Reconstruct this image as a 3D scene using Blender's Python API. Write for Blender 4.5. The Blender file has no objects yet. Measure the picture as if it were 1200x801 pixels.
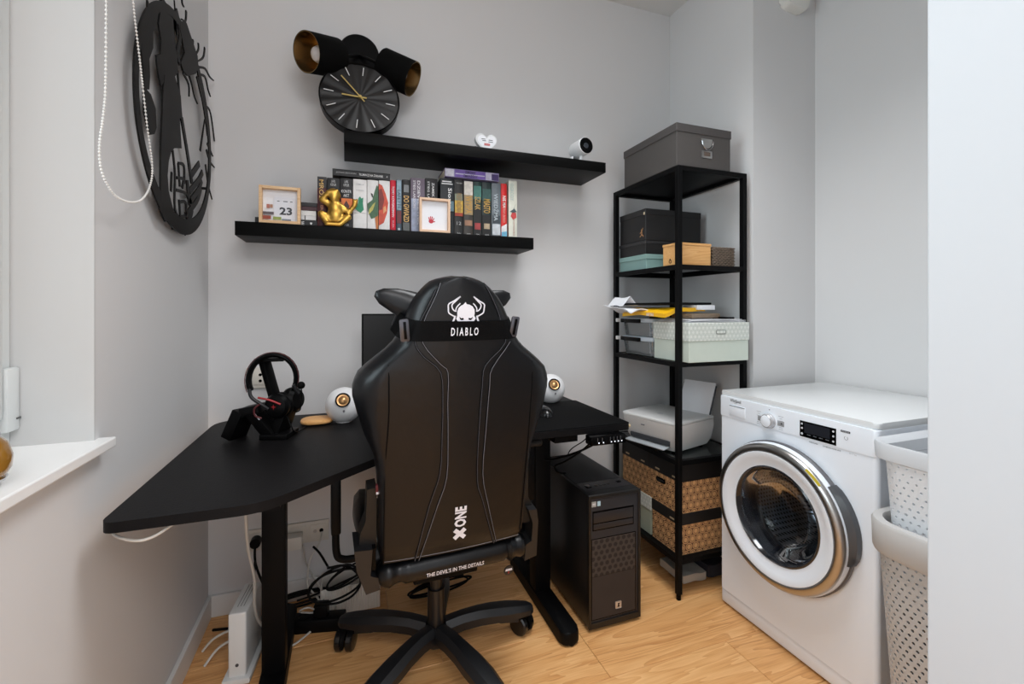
import bpy, bmesh, math, random
from mathutils.geometry import tessellate_polygon
from mathutils import Vector as V, Matrix

sc = bpy.context.scene
COL = sc.collection
PI = math.pi

# ------------------------------------------------------------------ camera
cam_d = bpy.data.cameras.new('camera')
cam = bpy.data.objects.new('camera', cam_d); COL.objects.link(cam)
cam_d.sensor_width = 36.0
cam_d.lens = 533.0 / 1200.0 * 36.0
cam_d.shift_y = -(400.5 - 362.0) / 1200.0
cam_d.clip_start = 0.02
cam.location = (0, 0, 1.175)
cam.rotation_euler = (PI / 2, 0, -math.radians(19.9))
sc.camera = cam

# ------------------------------------------------------------------ world and lights
w = bpy.data.worlds.new('overcast'); sc.world = w; w.use_nodes = True
bg = w.node_tree.nodes['Background']
bg.inputs['Color'].default_value = (0.93, 0.96, 1.0, 1)
bg.inputs['Strength'].default_value = 1.55

def area(name, loc, rot, sx, sy, energy, col):
    d = bpy.data.lights.new(name, 'AREA'); d.shape = 'RECTANGLE'; d.size = sx; d.size_y = sy
    d.energy = energy; d.color = col
    o = bpy.data.objects.new(name, d); COL.objects.link(o); o.location = loc; o.rotation_euler = rot
    return o
# daylight falling through the window on the left
area('window_daylight', (-2.1, 0.75, 1.75), (0, -PI / 2, 0), 2.4, 2.6, 130, (0.86, 0.93, 1.0))
# soft fill light added on the hall side, behind the camera
area('hall_side_fill', (0.2, -1.0, 2.6), (math.radians(35), 0, 0), 1.2, 0.8, 22, (1.0, 0.99, 1.0))
# unseen fill light added overhead to brighten the floor and walls
dl_ = area('overhead_fill', (0.78, 0.92, 2.70), (0, 0, 0), 0.8, 0.8, 15.5, (0.97, 0.985, 1.0)); dl_.data.spread = math.radians(114)

sc.view_settings.view_transform = 'Standard'
sc.view_settings.look = 'None'
sc.view_settings.gamma = 1.0
sc.view_settings.use_curve_mapping = False
sc.view_settings.exposure = 0.0

# ------------------------------------------------------------------ materials
def lin(c):
    out = []
    for v in c[:3]:
        v = v / 255.0
        out.append(v / 12.92 if v <= 0.04045 else ((v + 0.055) / 1.055) ** 2.4)
    return (out[0], out[1], out[2], 1.0)

MATS = {}
def M(name, col, rough=0.5, metal=0.0, var=0.0, scale=30.0, bump=0.0, bscale=None, coat=0.0, stretch=(1, 1, 1), spec=None, trans=0.0, emit=0.0):
    if name in MATS: return MATS[name]
    m = bpy.data.materials.new(name); m.use_nodes = True
    nt = m.node_tree; b = nt.nodes['Principled BSDF']
    L = lin(col)
    b.inputs['Base Color'].default_value = L
    b.inputs['Roughness'].default_value = rough
    b.inputs['Metallic'].default_value = metal
    if spec is not None: b.inputs['Specular IOR Level'].default_value = spec
    if coat: b.inputs['Coat Weight'].default_value = coat; b.inputs['Coat Roughness'].default_value = 0.15
    if trans: b.inputs['Transmission Weight'].default_value = trans
    if emit:
        b.inputs['Emission Color'].default_value = L; b.inputs['Emission Strength'].default_value = emit
    tc = nt.nodes.new('ShaderNodeTexCoord'); mp = nt.nodes.new('ShaderNodeMapping')
    mp.inputs['Scale'].default_value = stretch
    nt.links.new(tc.outputs['Object'], mp.inputs['Vector'])
    n = nt.nodes.new('ShaderNodeTexNoise'); n.inputs['Scale'].default_value = scale; n.inputs['Detail'].default_value = 5
    nt.links.new(mp.outputs['Vector'], n.inputs['Vector'])
    if var:
        mx = nt.nodes.new('ShaderNodeMix'); mx.data_type = 'RGBA'
        mx.inputs['A'].default_value = tuple(max(0, x * (1 - var)) for x in L[:3]) + (1,)
        mx.inputs['B'].default_value = tuple(min(1, x * (1 + var)) for x in L[:3]) + (1,)
        nt.links.new(n.outputs['Fac'], mx.inputs['Factor']); nt.links.new(mx.outputs['Result'], b.inputs['Base Color'])
    if bump:
        n2 = n
        if bscale:
            n2 = nt.nodes.new('ShaderNodeTexNoise'); n2.inputs['Scale'].default_value = bscale; n2.inputs['Detail'].default_value = 4
            nt.links.new(mp.outputs['Vector'], n2.inputs['Vector'])
        bp = nt.nodes.new('ShaderNodeBump'); bp.inputs['Strength'].default_value = bump; bp.inputs['Distance'].default_value = 0.004
        nt.links.new(n2.outputs['Fac'], bp.inputs['Height']); nt.links.new(bp.outputs['Normal'], b.inputs['Normal'])
    MATS[name] = m
    return m

def math_node(nt, op, a, b=None, c=None):
    n = nt.nodes.new('ShaderNodeMath'); n.operation = op
    for i, v in enumerate((a, b, c)):
        if v is None: continue
        if isinstance(v, (int, float)): n.inputs[i].default_value = v
        else: nt.links.new(v, n.inputs[i])
    return n.outputs[0]

def hex_material(name, base, line, period, mode='rings', rough=0.6, metal=0.0, bump=0.0, lo=0.30, hi=0.37):
    """rings of a honeycomb; the first axis runs along x+y so it works on upright faces"""
    m = bpy.data.materials.new(name); m.use_nodes = True
    nt = m.node_tree; b = nt.nodes['Principled BSDF']
    b.inputs['Roughness'].default_value = rough; b.inputs['Metallic'].default_value = metal
    tc = nt.nodes.new('ShaderNodeTexCoord'); sp = nt.nodes.new('ShaderNodeSeparateXYZ')
    nt.links.new(tc.outputs['Object'], sp.inputs[0])
    u = math_node(nt, 'MULTIPLY', math_node(nt, 'ADD', sp.outputs[0], sp.outputs[1]), 1 / period)
    v = math_node(nt, 'MULTIPLY', sp.outputs[2], 1 / period)
    S3 = 1.7320508
    def cell(du, dv):
        a = math_node(nt, 'SUBTRACT', math_node(nt, 'FLOORED_MODULO', math_node(nt, 'ADD', u, 50 + du), 1.0), 0.5)
        c = math_node(nt, 'SUBTRACT', math_node(nt, 'FLOORED_MODULO', math_node(nt, 'ADD', v, 50 * S3 + dv), S3), S3 / 2)
        return math_node(nt, 'SQRT', math_node(nt, 'ADD', math_node(nt, 'MULTIPLY', a, a), math_node(nt, 'MULTIPLY', c, c)))
    d1 = cell(0, 0); d2 = cell(0.5, S3 / 2)
    d = math_node(nt, 'MINIMUM', d1, d2)
    if mode == 'rings':
        r1 = math_node(nt, 'MULTIPLY', math_node(nt, 'GREATER_THAN', d, lo), math_node(nt, 'LESS_THAN', d, hi))
        mask = math_node(nt, 'MAXIMUM', r1, math_node(nt, 'GREATER_THAN', d, 0.468))
    else:
        mask = math_node(nt, 'LESS_THAN', d, lo)
    mx = nt.nodes.new('ShaderNodeMix'); mx.data_type = 'RGBA'
    mx.inputs['A'].default_value = lin(base); mx.inputs['B'].default_value = lin(line)
    nt.links.new(mask, mx.inputs['Factor']); nt.links.new(mx.outputs['Result'], b.inputs['Base Color'])
    if bump:
        bp = nt.nodes.new('ShaderNodeBump'); bp.inputs['Strength'].default_value = bump; bp.inputs['Distance'].default_value = 0.003; bp.invert = True
        nt.links.new(mask, bp.inputs['Height']); nt.links.new(bp.outputs['Normal'], b.inputs['Normal'])
    return m

def wood_material(name, dark, mid, light, rough=0.45, rnd=0.14, sc_=1.0, knots=True):
    m = bpy.data.materials.new(name); m.use_nodes = True
    nt = m.node_tree; b = nt.nodes['Principled BSDF']; b.inputs['Roughness'].default_value = rough
    tc = nt.nodes.new('ShaderNodeTexCoord'); oi = nt.nodes.new('ShaderNodeObjectInfo')
    add = nt.nodes.new('ShaderNodeVectorMath'); add.operation = 'ADD'
    cx = nt.nodes.new('ShaderNodeCombineXYZ')
    r = math_node(nt, 'MULTIPLY', oi.outputs['Random'], 37.0)
    for i in range(3): nt.links.new(r, cx.inputs[i])
    nt.links.new(tc.outputs['Object'], add.inputs[0]); nt.links.new(cx.outputs[0], add.inputs[1])
    mp = nt.nodes.new('ShaderNodeMapping'); mp.inputs['Scale'].default_value = (1.0 * sc_, 9 * sc_, 9 * sc_)
    nt.links.new(add.outputs[0], mp.inputs['Vector'])
    n1 = nt.nodes.new('ShaderNodeTexNoise'); n1.inputs['Scale'].default_value = 1.0; n1.inputs['Detail'].default_value = 3; n1.inputs['Distortion'].default_value = 0.8
    nt.links.new(mp.outputs[0], n1.inputs['Vector'])
    # growth rings: bands cut through a noise field
    rings = math_node(nt, 'FRACT', math_node(nt, 'MULTIPLY', n1.outputs['Fac'], 9.0))
    mp2 = nt.nodes.new('ShaderNodeMapping'); mp2.inputs['Scale'].default_value = (9 * sc_, 230 * sc_, 230 * sc_)
    nt.links.new(add.outputs[0], mp2.inputs['Vector'])
    n2 = nt.nodes.new('ShaderNodeTexNoise'); n2.inputs['Scale'].default_value = 1.0; n2.inputs['Detail'].default_value = 4
    nt.links.new(mp2.outputs[0], n2.inputs['Vector'])
    f = math_node(nt, 'ADD', math_node(nt, 'MULTIPLY', rings, 0.30), math_node(nt, 'MULTIPLY', n2.outputs['Fac'], 0.55))
    f = math_node(nt, 'ADD', f, math_node(nt, 'MULTIPLY', n1.outputs['Fac'], 0.25))
    if knots:
        vo = nt.nodes.new('ShaderNodeTexVoronoi'); vo.inputs['Scale'].default_value = 1.0
        mp3 = nt.nodes.new('ShaderNodeMapping'); mp3.inputs['Scale'].default_value = (1.5, 4.6, 4.6)
        nt.links.new(add.outputs[0], mp3.inputs['Vector']); nt.links.new(mp3.outputs[0], vo.inputs['Vector'])
        k = math_node(nt, 'SUBTRACT', 1.0, math_node(nt, 'MULTIPLY', vo.outputs['Distance'], 6.5))
        k = math_node(nt, 'MAXIMUM', k, 0.0)
        f = math_node(nt, 'ADD', f, math_node(nt, 'MULTIPLY', k, 0.8))
    f = math_node(nt, 'ADD', f, math_node(nt, 'MULTIPLY', math_node(nt, 'SUBTRACT', oi.outputs['Random'], 0.5), rnd))
    cr = nt.nodes.new('ShaderNodeValToRGB')
    cr.color_ramp.elements[0].position = 0.25; cr.color_ramp.elements[0].color = lin(light)
    cr.color_ramp.elements[1].position = 1.0; cr.color_ramp.elements[1].color = lin(dark)
    e = cr.color_ramp.elements.new(0.62); e.color = lin(mid)
    nt.links.new(f, cr.inputs[0]); nt.links.new(cr.outputs[0], b.inputs['Base Color'])
    bp = nt.nodes.new('ShaderNodeBump'); bp.inputs['Strength'].default_value = 0.12; bp.inputs['Distance'].default_value = 0.002
    nt.links.new(f, bp.inputs['Height']); nt.links.new(bp.outputs['Normal'], b.inputs['Normal'])
    return m

def thin_glass(name, tint, gloss=0.1, rough=0.02, fres=1.0, milk=0.0):
    m = bpy.data.materials.new(name); m.use_nodes = True
    nt = m.node_tree; nt.nodes.clear()
    o = nt.nodes.new('ShaderNodeOutputMaterial'); t = nt.nodes.new('ShaderNodeBsdfTransparent'); g = nt.nodes.new('ShaderNodeBsdfGlossy')
    t.inputs[0].default_value = lin(tint); g.inputs['Roughness'].default_value = rough
    fr = nt.nodes.new('ShaderNodeFresnel'); fr.inputs[0].default_value = 1.5
    mx = nt.nodes.new('ShaderNodeMixShader')
    nt.links.new(math_node(nt, 'ADD', math_node(nt, 'MULTIPLY', fr.outputs[0], fres), gloss), mx.inputs[0])
    src = t.outputs[0]
    if milk:
        df = nt.nodes.new('ShaderNodeBsdfDiffuse'); df.inputs[0].default_value = (0.88, 0.93, 0.96, 1); m2 = nt.nodes.new('ShaderNodeMixShader'); m2.inputs[0].default_value = milk
        nt.links.new(t.outputs[0], m2.inputs[1]); nt.links.new(df.outputs[0], m2.inputs[2]); src = m2.outputs[0]
    nt.links.new(src, mx.inputs[1]); nt.links.new(g.outputs[0], mx.inputs[2]); nt.links.new(mx.outputs[0], o.inputs[0])
    return m

wall_m = M('wall_paint', (216, 215, 215), 0.85, var=0.02, scale=3, bump=0.03, bscale=250)
trim_m = M('white_trim', (226, 224, 221), 0.45, var=0.01, scale=5)
reveal_m = M('white_reveal', (204, 204, 203), 0.75, var=0.01, scale=4)
part_m = M('white_partition_paint', (193, 194, 197), 0.7, var=0.01, scale=4)
ceil_m = M('ceiling_paint', (222, 220, 217), 0.9, var=0.01, scale=3)
oak_m = wood_material('oak_plank', (176, 112, 58), (224, 165, 104), (244, 194, 134))
pine_m = wood_material('pale_pine', (188, 140, 90), (218, 178, 132), (233, 201, 160), rnd=0.0, sc_=3, knots=False)
bamboo_m = wood_material('bamboo', (190, 130, 72), (222, 165, 100), (236, 188, 126), rnd=0.0, sc_=2.5, knots=False)
black_wood = M('black_brown_wood', (9, 9, 9), 0.45, var=0.25, scale=8, stretch=(1, 12, 12), bump=0.1, spec=0.1)
desk_m = M('black_desk_laminate', (19, 18, 19), 0.48, var=0.3, scale=60, bump=0.12, bscale=240, spec=0.11)
black_metal = M('black_powder_coat', (9, 9, 10), 0.5, var=0.1, scale=60, bump=0.05, spec=0.1)
black_plastic = M('black_plastic', (9, 9, 10), 0.42, var=0.1, scale=40, spec=0.1)
gloss_black = M('glossy_black', (6, 6, 7), 0.12, spec=0.1)
rubber_m = M('black_rubber', (8, 8, 8), 0.65, spec=0.1)
mat_m = M('desk_mat_fabric', (9, 9, 10), 0.8, var=0.2, scale=200, bump=0.1, spec=0.1)
leather_m = M('black_leather', (8, 9, 12), 0.36, var=0.15, scale=12, bump=0.55, bscale=16, spec=0.32, coat=0.10)
leather_dark = M('black_leather_seam', (6, 6, 7), 0.5, bump=0.1, bscale=300, spec=0.1)
strap_m = M('black_webbing', (7, 7, 8), 0.7, var=0.15, scale=30, bump=0.2, bscale=350, spec=0.1)
stitch_m = M('grey_stitching', (120, 120, 126), 0.6)
print_m = M('white_print', (232, 231, 238), 0.6)
chrome_m = M('chrome', (200, 200, 202), 0.12, metal=1.0)
steel_m = M('brushed_steel', (186, 184, 182), 0.28, metal=1.0, var=0.05, scale=40, stretch=(1, 1, 8))
white_app = M('white_enamel', (238, 244, 252), 0.28, var=0.01, scale=3, coat=0.2)
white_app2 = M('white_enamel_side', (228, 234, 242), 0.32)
white_plastic = M('white_plastic', (236, 236, 237), 0.35)
grey_plastic = M('warm_grey_plastic', (190, 188, 186), 0.5, var=0.02, scale=20)
pale_plastic = M('pale_grey_plastic', (224, 226, 229), 0.45)
cable_black = M('black_cable', (12, 12, 12), 0.5, spec=0.1)
cable_white = M('white_cable', (205, 200, 192), 0.5)
gold_m = M('gold_paint', (190, 150, 70), 0.32, metal=0.9, var=0.15, scale=25)
brass_m = M('brass', (214, 190, 120), 0.3, metal=0.8)
copper_m = M('copper_cone', (206, 160, 110), 0.35, metal=0.8)
paper_m = M('white_paper', (235, 236, 240), 0.8, var=0.02, scale=20)
page_m = M('page_block', (226, 214, 192), 0.85, var=0.08, scale=200, stretch=(1, 1, 1))
red_m = M('red_anodised', (160, 22, 28), 0.35)

# ------------------------------------------------------------------ mesh builder
class G:
    def __init__(s): s.bm = bmesh.new()
    def obox(s, c, ax, h, bev=0.0, seg=2, taper=None):
        c = V(c); u, v_, w_ = [V(a).normalized() for a in ax]
        vs = []
        for k in (-1, 1):
            t = 1.0 if (taper is None or k < 0) else taper
            for i, j in ((-1, -1), (1, -1), (1, 1), (-1, 1)):
                vs.append(s.bm.verts.new(c + u * (h[0] * i * t) + v_ * (h[1] * j * t) + w_ * (h[2] * k)))
        fs = [(3, 2, 1, 0), (4, 5, 6, 7), (0, 1, 5, 4), (1, 2, 6, 5), (2, 3, 7, 6), (3, 0, 4, 7)]
        F = [s.bm.faces.new([vs[i] for i in f]) for f in fs]
        if bev > 0:
            E = set()
            for f in F: E.update(f.edges)
            bmesh.ops.bevel(s.bm, geom=list(E), offset=bev, segments=seg, affect='EDGES', profile=0.5)
        return s
    def box(s, x0, x1, y0, y1, z0, z1, bev=0.0, seg=2):
        return s.obox(((x0 + x1) / 2, (y0 + y1) / 2, (z0 + z1) / 2), ((1, 0, 0), (0, 1, 0), (0, 0, 1)),
                      (abs(x1 - x0) / 2, abs(y1 - y0) / 2, abs(z1 - z0) / 2), bev, seg)
    def rings(s, R, closed=False, cap0=True, cap1=True):
        vr = [[s.bm.verts.new(p) for p in r] for r in R]
        n = len(vr[0]); m = len(vr)
        for i in range(m if closed else m - 1):
            a, b = vr[i], vr[(i + 1) % m]
            for j in range(n):
                k = (j + 1) % n
                s.bm.faces.new((a[j], a[k], b[k], b[j]))
        if not closed:
            if cap0: s.bm.faces.new(list(reversed(vr[0])))
            if cap1: s.bm.faces.new(vr[-1])
        return s
    def cyl(s, p0, p1, r0, r1=None, n=24, cap=True):
        r1 = r0 if r1 is None else r1
        p0, p1 = V(p0), V(p1); d = (p1 - p0).normalized(); a, b = perp(d)
        R = [[p + (a * math.cos(2 * PI * j / n) + b * math.sin(2 * PI * j / n)) * r for j in range(n)] for p, r in ((p0, r0), (p1, r1))]
        return s.rings(R, cap0=cap, cap1=cap)
    def lathe(s, o, axis, prof, n=40, cap0=False, cap1=False, ang=None):
        o = V(o); d = V(axis).normalized(); a, b = perp(d)
        R = []
        for r, h in prof:
            r = max(r, 0.00005)
            R.append([o + d * h + (a * math.cos(2 * PI * j / n) + b * math.sin(2 * PI * j / n)) * r for j in range(n)])
        return s.rings(R, cap0=cap0, cap1=cap1)
    def tube(s, pts, r, n=8, smooth=True, closed=False, sub=6):
        P = [V(p) for p in pts]
        if smooth: P = catmull(P, sub, closed)
        m = len(P); R = []
        d0 = (P[1] - P[0]).normalized(); a, b = perp(d0)
        for i, p in enumerate(P):
            if closed: d = (P[(i + 1) % m] - P[i - 1])
            else: d = P[min(i + 1, m - 1)] - P[max(i - 1, 0)]
            if d.length < 1e-9: d = d0
            d = d.normalized()
            a = (a - d * a.dot(d))
            if a.length < 1e-6: a, _ = perp(d)
            a.normalize(); b = d.cross(a)
            rr = r(i / (m - 1)) if callable(r) else r
            R.append([p + (a * math.cos(2 * PI * j / n) + b * math.sin(2 * PI * j / n)) * rr for j in range(n)])
        return s.rings(R, closed=closed)
    def prism(s, poly, o, u, v_, n, t, bev=0.0):
        o, u, v_, n = V(o), V(u), V(v_), V(n)
        lo = [s.bm.verts.new(o + u * x + v_ * y) for x, y in poly]
        hi = [s.bm.verts.new(o + u * x + v_ * y + n * t) for x, y in poly]
        k = len(poly)
        convex = True; sgn = 0
        for i in range(k):
            a, b, c = poly[i - 1], poly[i], poly[(i + 1) % k]
            cr = (b[0] - a[0]) * (c[1] - b[1]) - (b[1] - a[1]) * (c[0] - b[0])
            if abs(cr) > 1e-12:
                if sgn * cr < 0: convex = False
                sgn = cr
        if convex: f0 = s.bm.faces.new(list(reversed(lo))); f1 = s.bm.faces.new(hi)
        else:
            for tr in tessellate_polygon([[V((x, y, 0)) for x, y in poly]]):
                s.bm.faces.new([lo[i] for i in tr]); s.bm.faces.new([hi[i] for i in tr])
            bev = 0
        for i in range(k):
            j = (i + 1) % k
            s.bm.faces.new((lo[i], lo[j], hi[j], hi[i]))
        if bev > 0:
            bmesh.ops.bevel(s.bm, geom=list(f1.edges) + list(f0.edges), offset=bev, segments=2, affect='EDGES', profile=0.5)
        return s
    def ball(s, c, r, n=20, m=12, axes=((1, 0, 0), (0, 1, 0), (0, 0, 1)), e=1.0):
        c = V(c); r = (r, r, r) if isinstance(r, (int, float)) else r
        ax = [V(a) for a in axes]; R = []
        sg = lambda q, p: math.copysign(abs(q) ** p, q)
        for i in range(m + 1):
            t = -PI / 2 + PI * i / m; ct = max(math.cos(t), 0.002)
            R.append([c + ax[0] * (sg(ct * math.cos(2 * PI * j / n), e) * r[0]) + ax[1] * (sg(ct * math.sin(2 * PI * j / n), e) * r[1]) + ax[2] * (sg(math.sin(t), e) * r[2]) for j in range(n)])
        return s.rings(R)
    def strip(s, pts, wdt, o, u, v_, n, t, taper=True):
        """a flat cut-out band along a 2-D polyline"""
        o, u, v_, n = V(o), V(u), V(v_), V(n)
        P = catmull([V((x, y, 0)) for x, y in pts], 4, False); R = []
        m = len(P)
        for i, p in enumerate(P):
            d = (P[min(i + 1, m - 1)] - P[max(i - 1, 0)]).normalized(); q = V((-d.y, d.x, 0))
            k = wdt / 2 * ((1 - 0.65 * i / (m - 1)) if taper else 1)
            a, b = o + u * (p.x + q.x * k) + v_ * (p.y + q.y * k), o + u * (p.x - q.x * k) + v_ * (p.y - q.y * k)
            R.append([a, b, b + n * t, a + n * t])
        return s.rings(R)

def perp(d):
    a = V((0, 0, 1)) if abs(d.z) < 0.9 else V((1, 0, 0))
    a = (a - d * a.dot(d)).normalized(); return a, d.cross(a)

def catmull(P, sub, closed):
    out = []; m = len(P)
    segs = m if closed else m - 1
    for i in range(segs):
        if closed: p0, p1, p2, p3 = P[i - 1], P[i], P[(i + 1) % m], P[(i + 2) % m]
        else: p0, p1, p2, p3 = P[max(i - 1, 0)], P[i], P[i + 1], P[min(i + 2, m - 1)]
        for k in range(sub):
            t = k / sub
            out.append(0.5 * ((2 * p1) + (p2 - p0) * t + (2 * p0 - 5 * p1 + 4 * p2 - p3) * t * t + (3 * p1 - p0 - 3 * p2 + p3) * t * t * t))
    if not closed: out.append(P[-1].copy())
    return out

ORG = {}
def finish(bm, name, mat, org, sharp=32, smooth=True):
    bmesh.ops.recalc_face_normals(bm, faces=bm.faces)
    if smooth:
        cs = math.radians(sharp)
        for f in bm.faces: f.smooth = True
        for e in bm.edges:
            if len(e.link_faces) == 2 and e.calc_face_angle(0) > cs: e.smooth = False
    for v_ in bm.verts: v_.co -= org
    me = bpy.data.meshes.new(name); bm.to_mesh(me); bm.free()
    if mat is not None: me.materials.append(mat)
    return me

def meta(o, label=None, cat=None, group=None, kind=None):
    if label: o['label'] = label
    if cat: o['category'] = cat
    if group: o['group'] = group
    if kind: o['kind'] = kind
    return o

def thing(name, label, cat, loc, group=None):
    o = bpy.data.objects.new(name, None); COL.objects.link(o); o.location = loc; o.empty_display_size = 0.05
    ORG[o.name] = V(loc)
    return meta(o, label, cat, group)

def part(name, g, mat, parent=None, label=None, kind=None, smooth=True, sharp=32, loc=None):
    """one mesh object; geometry was written in world coordinates"""
    if parent is not None: org = ORG[parent.name]
    elif loc is not None: org = V(loc)
    else:
        xs = [v_.co for v_ in g.bm.verts]
        org = V((sum(c.x for c in xs) / len(xs), sum(c.y for c in xs) / len(xs), min(c.z for c in xs)))
    me = finish(g.bm, name, mat, org, sharp, smooth)
    o = bpy.data.objects.new(name, me); COL.objects.link(o); ORG[o.name] = org.copy()
    if parent is None: o.location = org
    else: o.parent = parent
    return meta(o, label=label, kind=kind)

def single(name, g, mat, label, cat, group=None, **k):
    o = part(name, g, mat, None, **k); return meta(o, label, cat, group)

def text(s, c, right, up, w_, h_, mat, parent, name='lettering', t=0.0006, bold=0.0, space=1.0):
    cu = bpy.data.curves.new('t', 'FONT'); cu.body = s; cu.align_x = 'CENTER'; cu.align_y = 'CENTER'; cu.size = 1.0
    cu.extrude = 0.0; cu.offset = bold; cu.space_character = space; cu.resolution_u = 2; cu.fill_mode = 'FRONT'
    tmp = bpy.data.objects.new('t', cu); COL.objects.link(tmp)
    dg = bpy.context.evaluated_depsgraph_get(); me = bpy.data.meshes.new_from_object(tmp.evaluated_get(dg))
    bpy.data.objects.remove(tmp); bpy.data.curves.remove(cu)
    bm = bmesh.new(); bm.from_mesh(me); bpy.data.meshes.remove(me)
    if not bm.verts: bm.free(); return None
    xs = [v_.co.x for v_ in bm.verts]; ys = [v_.co.y for v_ in bm.verts]
    cx, cy = (min(xs) + max(xs)) / 2, (min(ys) + max(ys)) / 2
    sx = w_ / (max(xs) - min(xs)); sy = (h_ / (max(ys) - min(ys))) if h_ else sx
    c = V(c); R = V(right).normalized(); U = V(up).normalized(); N = R.cross(U)
    for v_ in bm.verts:
        v_.co = c + R * ((v_.co.x - cx) * sx) + U * ((v_.co.y - cy) * sy) + N * t
    org = ORG[parent.name]
    for v_ in bm.verts: v_.co -= org
    m2 = bpy.data.meshes.new(name); bm.to_mesh(m2); bm.free(); m2.materials.append(mat)
    o = bpy.data.objects.new(name, m2); COL.objects.link(o); o.parent = parent; ORG[o.name] = org.copy()
    return o

def interp(tab, x):
    if x <= tab[0][0]: return tab[0][1]
    for (a, b), (c, d) in zip(tab, tab[1:]):
        if x <= c: return b + (d - b) * (x - a) / (c - a)
    return tab[-1][1]

X3 = ((1, 0, 0), (0, 1, 0), (0, 0, 1))
XA, YA, ZA = V((1, 0, 0)), V((0, 1, 0)), V((0, 0, 1))

def struct(name, g, mat, **k):
    o = part(name, g, mat, None, kind='structure', smooth=False, **k); return o

# ================================================================== THE ROOM
BW, LW, RW, CZ = 2.03, -0.50, 1.645, 2.76
g = G(); g.box(LW - 0.4, 2.1, -1.4, BW + 0.1, -0.12, -0.013); floor = struct('floor', g, M('underlay', (120, 84, 52), 0.8))
rnd = random.Random(4)
row_y = 1.259 - 0.242 * 11
r_i = 0
while row_y < BW:
    y0, y1 = max(row_y, -1.4), min(row_y + 0.242, BW)
    row = round((row_y - 1.259) / 0.242)
    first = {0: 0.79, -1: 1.26, 1: 0.30, 2: 1.45, -2: 0.35}.get(row, rnd.uniform(0, 1.2))
    cuts = sorted(set([LW] + [x for x in (first - 2.6, first - 1.3, first, first + 1.3) if LW + 0.05 < x < 1.98] + [2.02]))
    if y1 - y0 > 0.02:
        for a, b in zip(cuts, cuts[1:]):
            g = G(); g.box(a + 0.0006, b - 0.0006, y0 + 0.0006, y1 - 0.0006, -0.013, 0.0, bev=0.0012, seg=1)
            part('plank', g, oak_m, floor, smooth=False)
    row_y += 0.242
g = G(); g.box(LW - 0.4, 2.1, -1.4, BW + 0.1, CZ, CZ + 0.1); struct('ceiling', g, ceil_m)
g = G(); g.box(LW - 0.4, 2.15, BW, BW + 0.1, -0.12, CZ); struct('wall_back', g, wall_m)
# left wall with the window opening
wy0, wy1, wz0, wz1 = -0.02, 1.20, 0.878, 2.45
g = G()
g.box(LW - 0.35, LW, wy1, BW, -0.05, CZ); g.box(LW - 0.35, LW, -0.45, wy0, -0.05, CZ)
g.box(LW - 0.35, LW, wy0, wy1, -0.05, wz0); g.box(LW - 0.35, LW, wy0, wy1, wz1, CZ)
struct('wall_left', g, wall_m)
g = G(); g.box(LW - 0.35, LW + 0.001, wy1 - 0.006, wy1 + 0.001, wz0, wz1 + 0.001, bev=0.001)
g.box(LW - 0.35, LW + 0.001, wy0 - 0.001, wy1, wz1 - 0.006, wz1 + 0.001); g.box(LW - 0.35, LW + 0.001, wy0 - 0.001, wy0 + 0.006, wz0, wz1)
struct('trim_1', g, reveal_m)
g = G(); g.box(LW - 0.30, LW + 0.03, wy0 - 0.02, 1.218, wz0 + 0.001, 0.900, bev=0.003)
struct('trim_2', g, M('white_sill', (244, 244, 243), 0.3, var=0.01, scale=5))
# window frame, sash, handle side bracket and pane
fx0, fx1 = -0.705, -0.632
win_m = M('white_window_profile', (214, 217, 216), 0.4)
g = G()
g.box(fx0, fx1, wy1 - 0.048, wy1 - 0.006, 0.90, wz1 - 0.006, bev=0.004); g.box(fx0, fx1, wy0 + 0.006, wy0 + 0.06, 0.90, wz1 - 0.006, bev=0.004)
g.box(fx0, fx1, wy0 + 0.06, wy1 - 0.048, 0.90, 0.955, bev=0.004); g.box(fx0, fx1, wy0 + 0.06, wy1 - 0.048, wz1 - 0.06, wz1 - 0.006, bev=0.004)
win = struct('window_1', g, win_m)
g = G()
g.box(fx0 + 0.01, fx1 + 0.012, wy1 - 0.115, wy1 - 0.046, 0.962, wz1 - 0.065, bev=0.006); g.box(fx0 + 0.01, fx1 + 0.012, wy0 + 0.058, wy0 + 0.12, 0.962, wz1 - 0.065, bev=0.006)
g.box(fx0 + 0.01, fx1 + 0.012, wy0 + 0.12, wy1 - 0.115, 0.962, 1.03, bev=0.006); g.box(fx0 + 0.01, fx1 + 0.012, wy0 + 0.12, wy1 - 0.115, wz1 - 0.13, wz1 - 0.065, bev=0.006)
part('sash', g, win_m, win)
g = G(); g.box(-0.672, -0.664, wy0 + 0.115, wy1 - 0.11, 1.025, wz1 - 0.125); part('pane', g, thin_glass('window_glass', (245, 250, 250)), win, smooth=False)
g = G(); g.box(fx1 + 0.002, fx1 + 0.016, wy1 - 0.044, wy1 - 0.008, 0.935, 1.060, bev=0.004); part('hinge_cover', g, win_m, win)
g = G(); g.box(fx1 + 0.003, fx1 + 0.017, wy1 - 0.02, wy1 - 0.0075, 0.957, 0.9605); part('hinge_slot', g, M('hinge_gap', (90, 90, 88), 0.6), win, smooth=False)
# right side
g = G(); g.box(RW, 2.15, 1.49, BW, -0.05, CZ); struct('wall_right', g, wall_m)
g = G(); g.box(2.02, 2.15, 0.0, 1.49, -0.05, CZ); struct('wall_alcove', g, wall_m)
g = G(); g.box(0.62, 2.15, 0.17, 0.326, -0.05, CZ, bev=0.002); struct('wall_front', g, part_m)
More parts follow.
